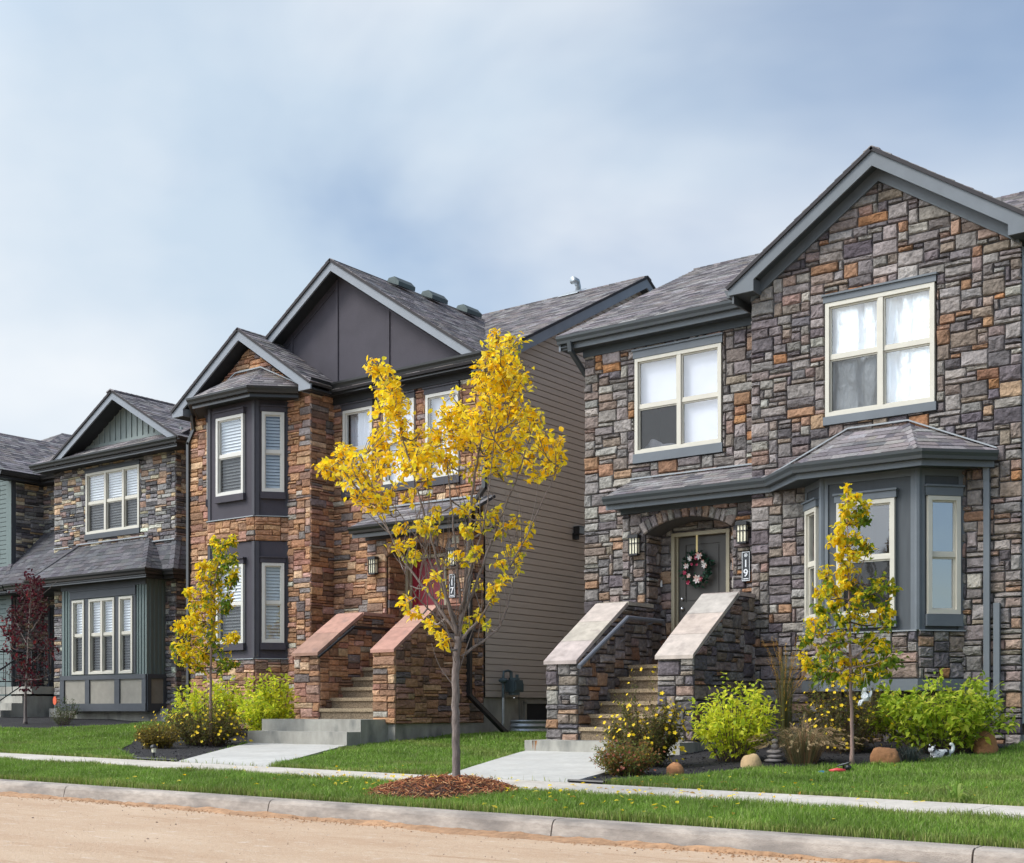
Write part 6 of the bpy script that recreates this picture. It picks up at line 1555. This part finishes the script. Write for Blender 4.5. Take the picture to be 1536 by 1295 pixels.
    for fr, u, z0, z1, digs, lab in ((front(16.75), -8.30, 2.57, 3.0, '19', 'tall black number plate reading 19 on the grey stone beside the door'), (front(16.7), -13.735, 2.62, 3.02, '17', 'tall dark number plate reading 17 on brown stone behind the maple')):
        w = .066; t = thing('number_sign', lab, 'sign', fr.p(u,.06,z0))
        mb = MB(); fr.box(mb, u-w, u+w, .055, .075, z0, z1); build('plate', mb, 'signA', t)
        mb = MB()
        for a,b,c,d in ((u-w+.006,u+w-.006,z0+.006,z0+.014),(u-w+.006,u+w-.006,z1-.014,z1-.006),(u-w+.006,u-w+.012,z0+.014,z1-.014),(u+w-.012,u+w-.006,z0+.014,z1-.014)): fr.box(mb, a,b,.074,.079,c,d)
        fr.box(mb, u-.04, u+.04, .074, .078, z0+.03, z0+.042); build('border', mb, 'signT', t)
        mb = MB(); cz = z1-.055
        for k in range(16):
            a0, a1 = k*math.pi/8, (k+1)*math.pi/8
            mb.add([fr.p(u+.026*math.cos(a0),.079,cz+.026*math.sin(a0)), fr.p(u+.026*math.cos(a1),.079,cz+.026*math.sin(a1)), fr.p(u+.019*math.cos(a1),.079,cz+.019*math.sin(a1)), fr.p(u+.019*math.cos(a0),.079,cz+.019*math.sin(a0))], [(0,1,2,3)])
        fr.box(mb, u-.010, u+.010, .076, .079, cz-.010, cz+.010); build('emblem', mb, 'signT', t)
        text(digs[0], .15, 'signT', t, fr, u, .079, z0+.205); text(digs[1], .15, 'signT', t, fr, u, .079, z0+.07)
    # gas meter on the siding
    f = right(-13.5); u, z = 17.72, .98
    t = thing('gas_meter', 'dark grey gas meter and pipework on the taupe siding', 'gas meter', f.p(u,0,z))
    mb = MB(); f.box(mb, u-.05, u+.20, .10, .30, z+.05, z+.26); f.box(mb, u-.03, u+.18, .08, .32, z+.09, z+.22); mb.tube([f.p(u+.075,.2,z-.0), f.p(u+.075,.2,z+.3)], [.10,.10], 12); mb.tube([f.p(u-.01,.2,z+.24), f.p(u-.01,.2,z+.40)], .03, 8); mb.tube([f.p(u+.16,.2,z+.24), f.p(u+.16,.2,z+.36)], .03, 8); build('meter_body', mb, 'meter', t)
    mb = MB(); mb.tube([f.p(u-.01,.2,z+.40), f.p(u-.10,.2,z+.42), f.p(u-.22,.2,z+.40), f.p(u-.24,.2,z+.30), f.p(u-.24,.2,z-.05)], .022, 8); build('pipe', mb, 'meter', t)
    mb = MB(); mb.tube([f.p(u-.24,.2,z-.05), f.p(u-.24,.2,z-.50)], .024, 8); mb.tube([f.p(u-.24,.2,z-.2), f.p(u-.24,.2,z-.75)], .02, 8); build('riser_pipe', mb, 'galv', t)
    mb = MB(); q = f.p(u-.24,.2,z+.24); mb.lathe([(.02,-.05),(.07,-.02),(.085,.01),(.06,.04),(.02,.06)], q, 12); build('regulator', mb, 'meter', t)
    mb = MB(); mb.tube(curve([f.p(u+.28,.15,z+.1), f.p(u+.35,.1,z-.15), f.p(u+.42,.06,z-.55)], 5), .006, 5); f.box(mb, u+.22, u+.33, .08, .22, z+.06, z+.2); build('reader_box', mb, 'meter', t)
# ================================================================ light, sky, camera
def sky(sun_el=46, sun_az=(-.62,-.78), sun_e=2.0, ang=20, strength=.13, cloud=1.0):
    w = bpy.data.worlds.new('World'); sc.world = w; w.use_nodes = True; nt = w.node_tree; nt.nodes.clear(); L = nt.links.new
    out = nt.nodes.new('ShaderNodeOutputWorld'); bg = nt.nodes.new('ShaderNodeBackground'); bg.inputs['Strength'].default_value = strength
    st = nt.nodes.new('ShaderNodeTexSky'); st.sky_type = 'NISHITA'; st.sun_disc = False; st.sun_elevation = math.radians(sun_el)
    st.sun_rotation = math.atan2(sun_az[0], sun_az[1]); st.air_density = 1.0; st.dust_density = 1.2; st.ozone_density = 1.5
    tc = nt.nodes.new('ShaderNodeTexCoord')
    mp = nt.nodes.new('ShaderNodeMapping'); mp.inputs['Scale'].default_value = (1.0,1.6,2.4); mp.inputs['Rotation'].default_value = (0,0,math.radians(-30)); mp.inputs['Location'].default_value = (.35,.1,.2); L(tc.outputs['Generated'], mp.inputs['Vector'])
    n1 = nt.nodes.new('ShaderNodeTexNoise'); n1.inputs['Scale'].default_value = 1.9; n1.inputs['Detail'].default_value = 5; n1.inputs['Roughness'].default_value = .48; n1.inputs['Distortion'].default_value = .25; L(mp.outputs[0], n1.inputs['Vector'])
    # more cloud towards the west (-X), clearer towards the north-east
    dp = nt.nodes.new('ShaderNodeVectorMath'); dp.operation = 'DOT_PRODUCT'; dp.inputs[1].default_value = (-.62,-.25,-.35); L(tc.outputs['Generated'], dp.inputs[0])
    ad = nt.nodes.new('ShaderNodeMath'); ad.operation = 'MULTIPLY_ADD'; ad.inputs[1].default_value = .55; L(dp.outputs['Value'], ad.inputs[0]); L(n1.outputs['Fac'], ad.inputs[2])
    mr = nt.nodes.new('ShaderNodeMapRange'); mr.interpolation_type = 'SMOOTHSTEP'; mr.inputs['From Min'].default_value = .24; mr.inputs['From Max'].default_value = .66; mr.inputs['To Min'].default_value = .12; mr.inputs['To Max'].default_value = .97; L(ad.outputs[0], mr.inputs['Value'])
    n2 = nt.nodes.new('ShaderNodeTexNoise'); n2.inputs['Scale'].default_value = 2.1; n2.inputs['Detail'].default_value = 5; n2.inputs['Roughness'].default_value = .46; L(mp.outputs[0], n2.inputs['Vector'])
    cr = nt.nodes.new('ShaderNodeValToRGB'); cr.color_ramp.elements[0].position = .38; cr.color_ramp.elements[1].position = .62
    k = 6.3*cloud; cr.color_ramp.elements[0].color = (.585*k,.70*k,.82*k,1); cr.color_ramp.elements[1].color = (.84*k,.885*k,.93*k,1); L(n2.outputs['Fac'], cr.inputs[0])
    # cloud is brighter round the veiled sun
    e_ = math.radians(sun_el); n_ = math.hypot(*sun_az); sd = nt.nodes.new('ShaderNodeVectorMath'); sd.operation = 'DOT_PRODUCT'; sd.inputs[1].default_value = (sun_az[0]/n_*math.cos(e_), sun_az[1]/n_*math.cos(e_), math.sin(e_)); L(tc.outputs['Generated'], sd.inputs[0])
    sm = nt.nodes.new('ShaderNodeMapRange'); sm.interpolation_type = 'SMOOTHSTEP'; sm.inputs['From Min'].default_value = .35; sm.inputs['From Max'].default_value = 1.; sm.inputs['To Min'].default_value = 1.; sm.inputs['To Max'].default_value = 3.8; L(sd.outputs['Value'], sm.inputs['Value'])
    cs = nt.nodes.new('ShaderNodeVectorMath'); cs.operation = 'SCALE'; L(cr.outputs[0], cs.inputs[0]); L(sm.outputs[0], cs.inputs['Scale'])
    mx = nt.nodes.new('ShaderNodeMix'); mx.data_type = 'RGBA'; L(mr.outputs[0], mx.inputs[0]); L(st.outputs[0], mx.inputs[6]); L(cs.outputs[0], mx.inputs[7])
    L(mx.outputs[2], bg.inputs['Color']); L(bg.outputs[0], out.inputs['Surface'])
    ld = bpy.data.lights.new('sun', 'SUN'); ld.energy = sun_e; ld.angle = math.radians(ang); ld.color = (1,.95,.88)
    lo = bpy.data.objects.new('sun', ld); COL.objects.link(lo)
    e = math.radians(sun_el); n = math.hypot(*sun_az); d = V((sun_az[0]/n*math.cos(e), sun_az[1]/n*math.cos(e), math.sin(e)))
    lo.rotation_euler = d.to_track_quat('Z', 'Y').to_euler(); lo.location = d*60
def camera():
    cd = bpy.data.cameras.new('camera'); co = bpy.data.objects.new('camera', cd); COL.objects.link(co)
    cd.sensor_fit = 'HORIZONTAL'; cd.sensor_width = 36; cd.lens = F_/1536*36; cd.shift_y = (YH_-647.5)/1536; cd.clip_start = .05; cd.clip_end = 2000
    co.location = (0,0,ZC_); co.rotation_euler = (math.pi/2, 0, math.atan2(.6,.8)); sc.camera = co
house_grey(); house_brown(); house_teal()
ground(); kerb_dirt(); grass(); mulch(); bed_chips(); pebbles()
maple(); saplings(); shrubs(); litter(); small_things()
house_across(-31, -20.5, -25, -15, 'plain tan house across the street mirrored in the slate bay window', 301)
house_across(5, 15, -26, -16, 'plain taupe house across the street mirrored in the charcoal bay glass', 305, 'vinyl')
t_ = shrub('street_tree', 'autumn brown tree across the street mirrored in the slate bay window', (-17.0,-14.0,0), 1.7, 1.7, 7.2, 70, 4200, .17, [(.35,.17,.04),(.42,.22,.05),(.25,.15,.04),(.20,.16,.04)], 61, low=.42, stemr=.03, cat='tree')
sky(); camera()
sc.view_settings.view_transform = 'Standard'; sc.view_settings.look = 'None'; sc.view_settings.exposure = 0.38; sc.view_settings.gamma = 1
sc.view_settings.use_curve_mapping = False
sc.cycles.max_bounces = 8; sc.cycles.transparent_max_bounces = 12; sc.cycles.use_denoising = True
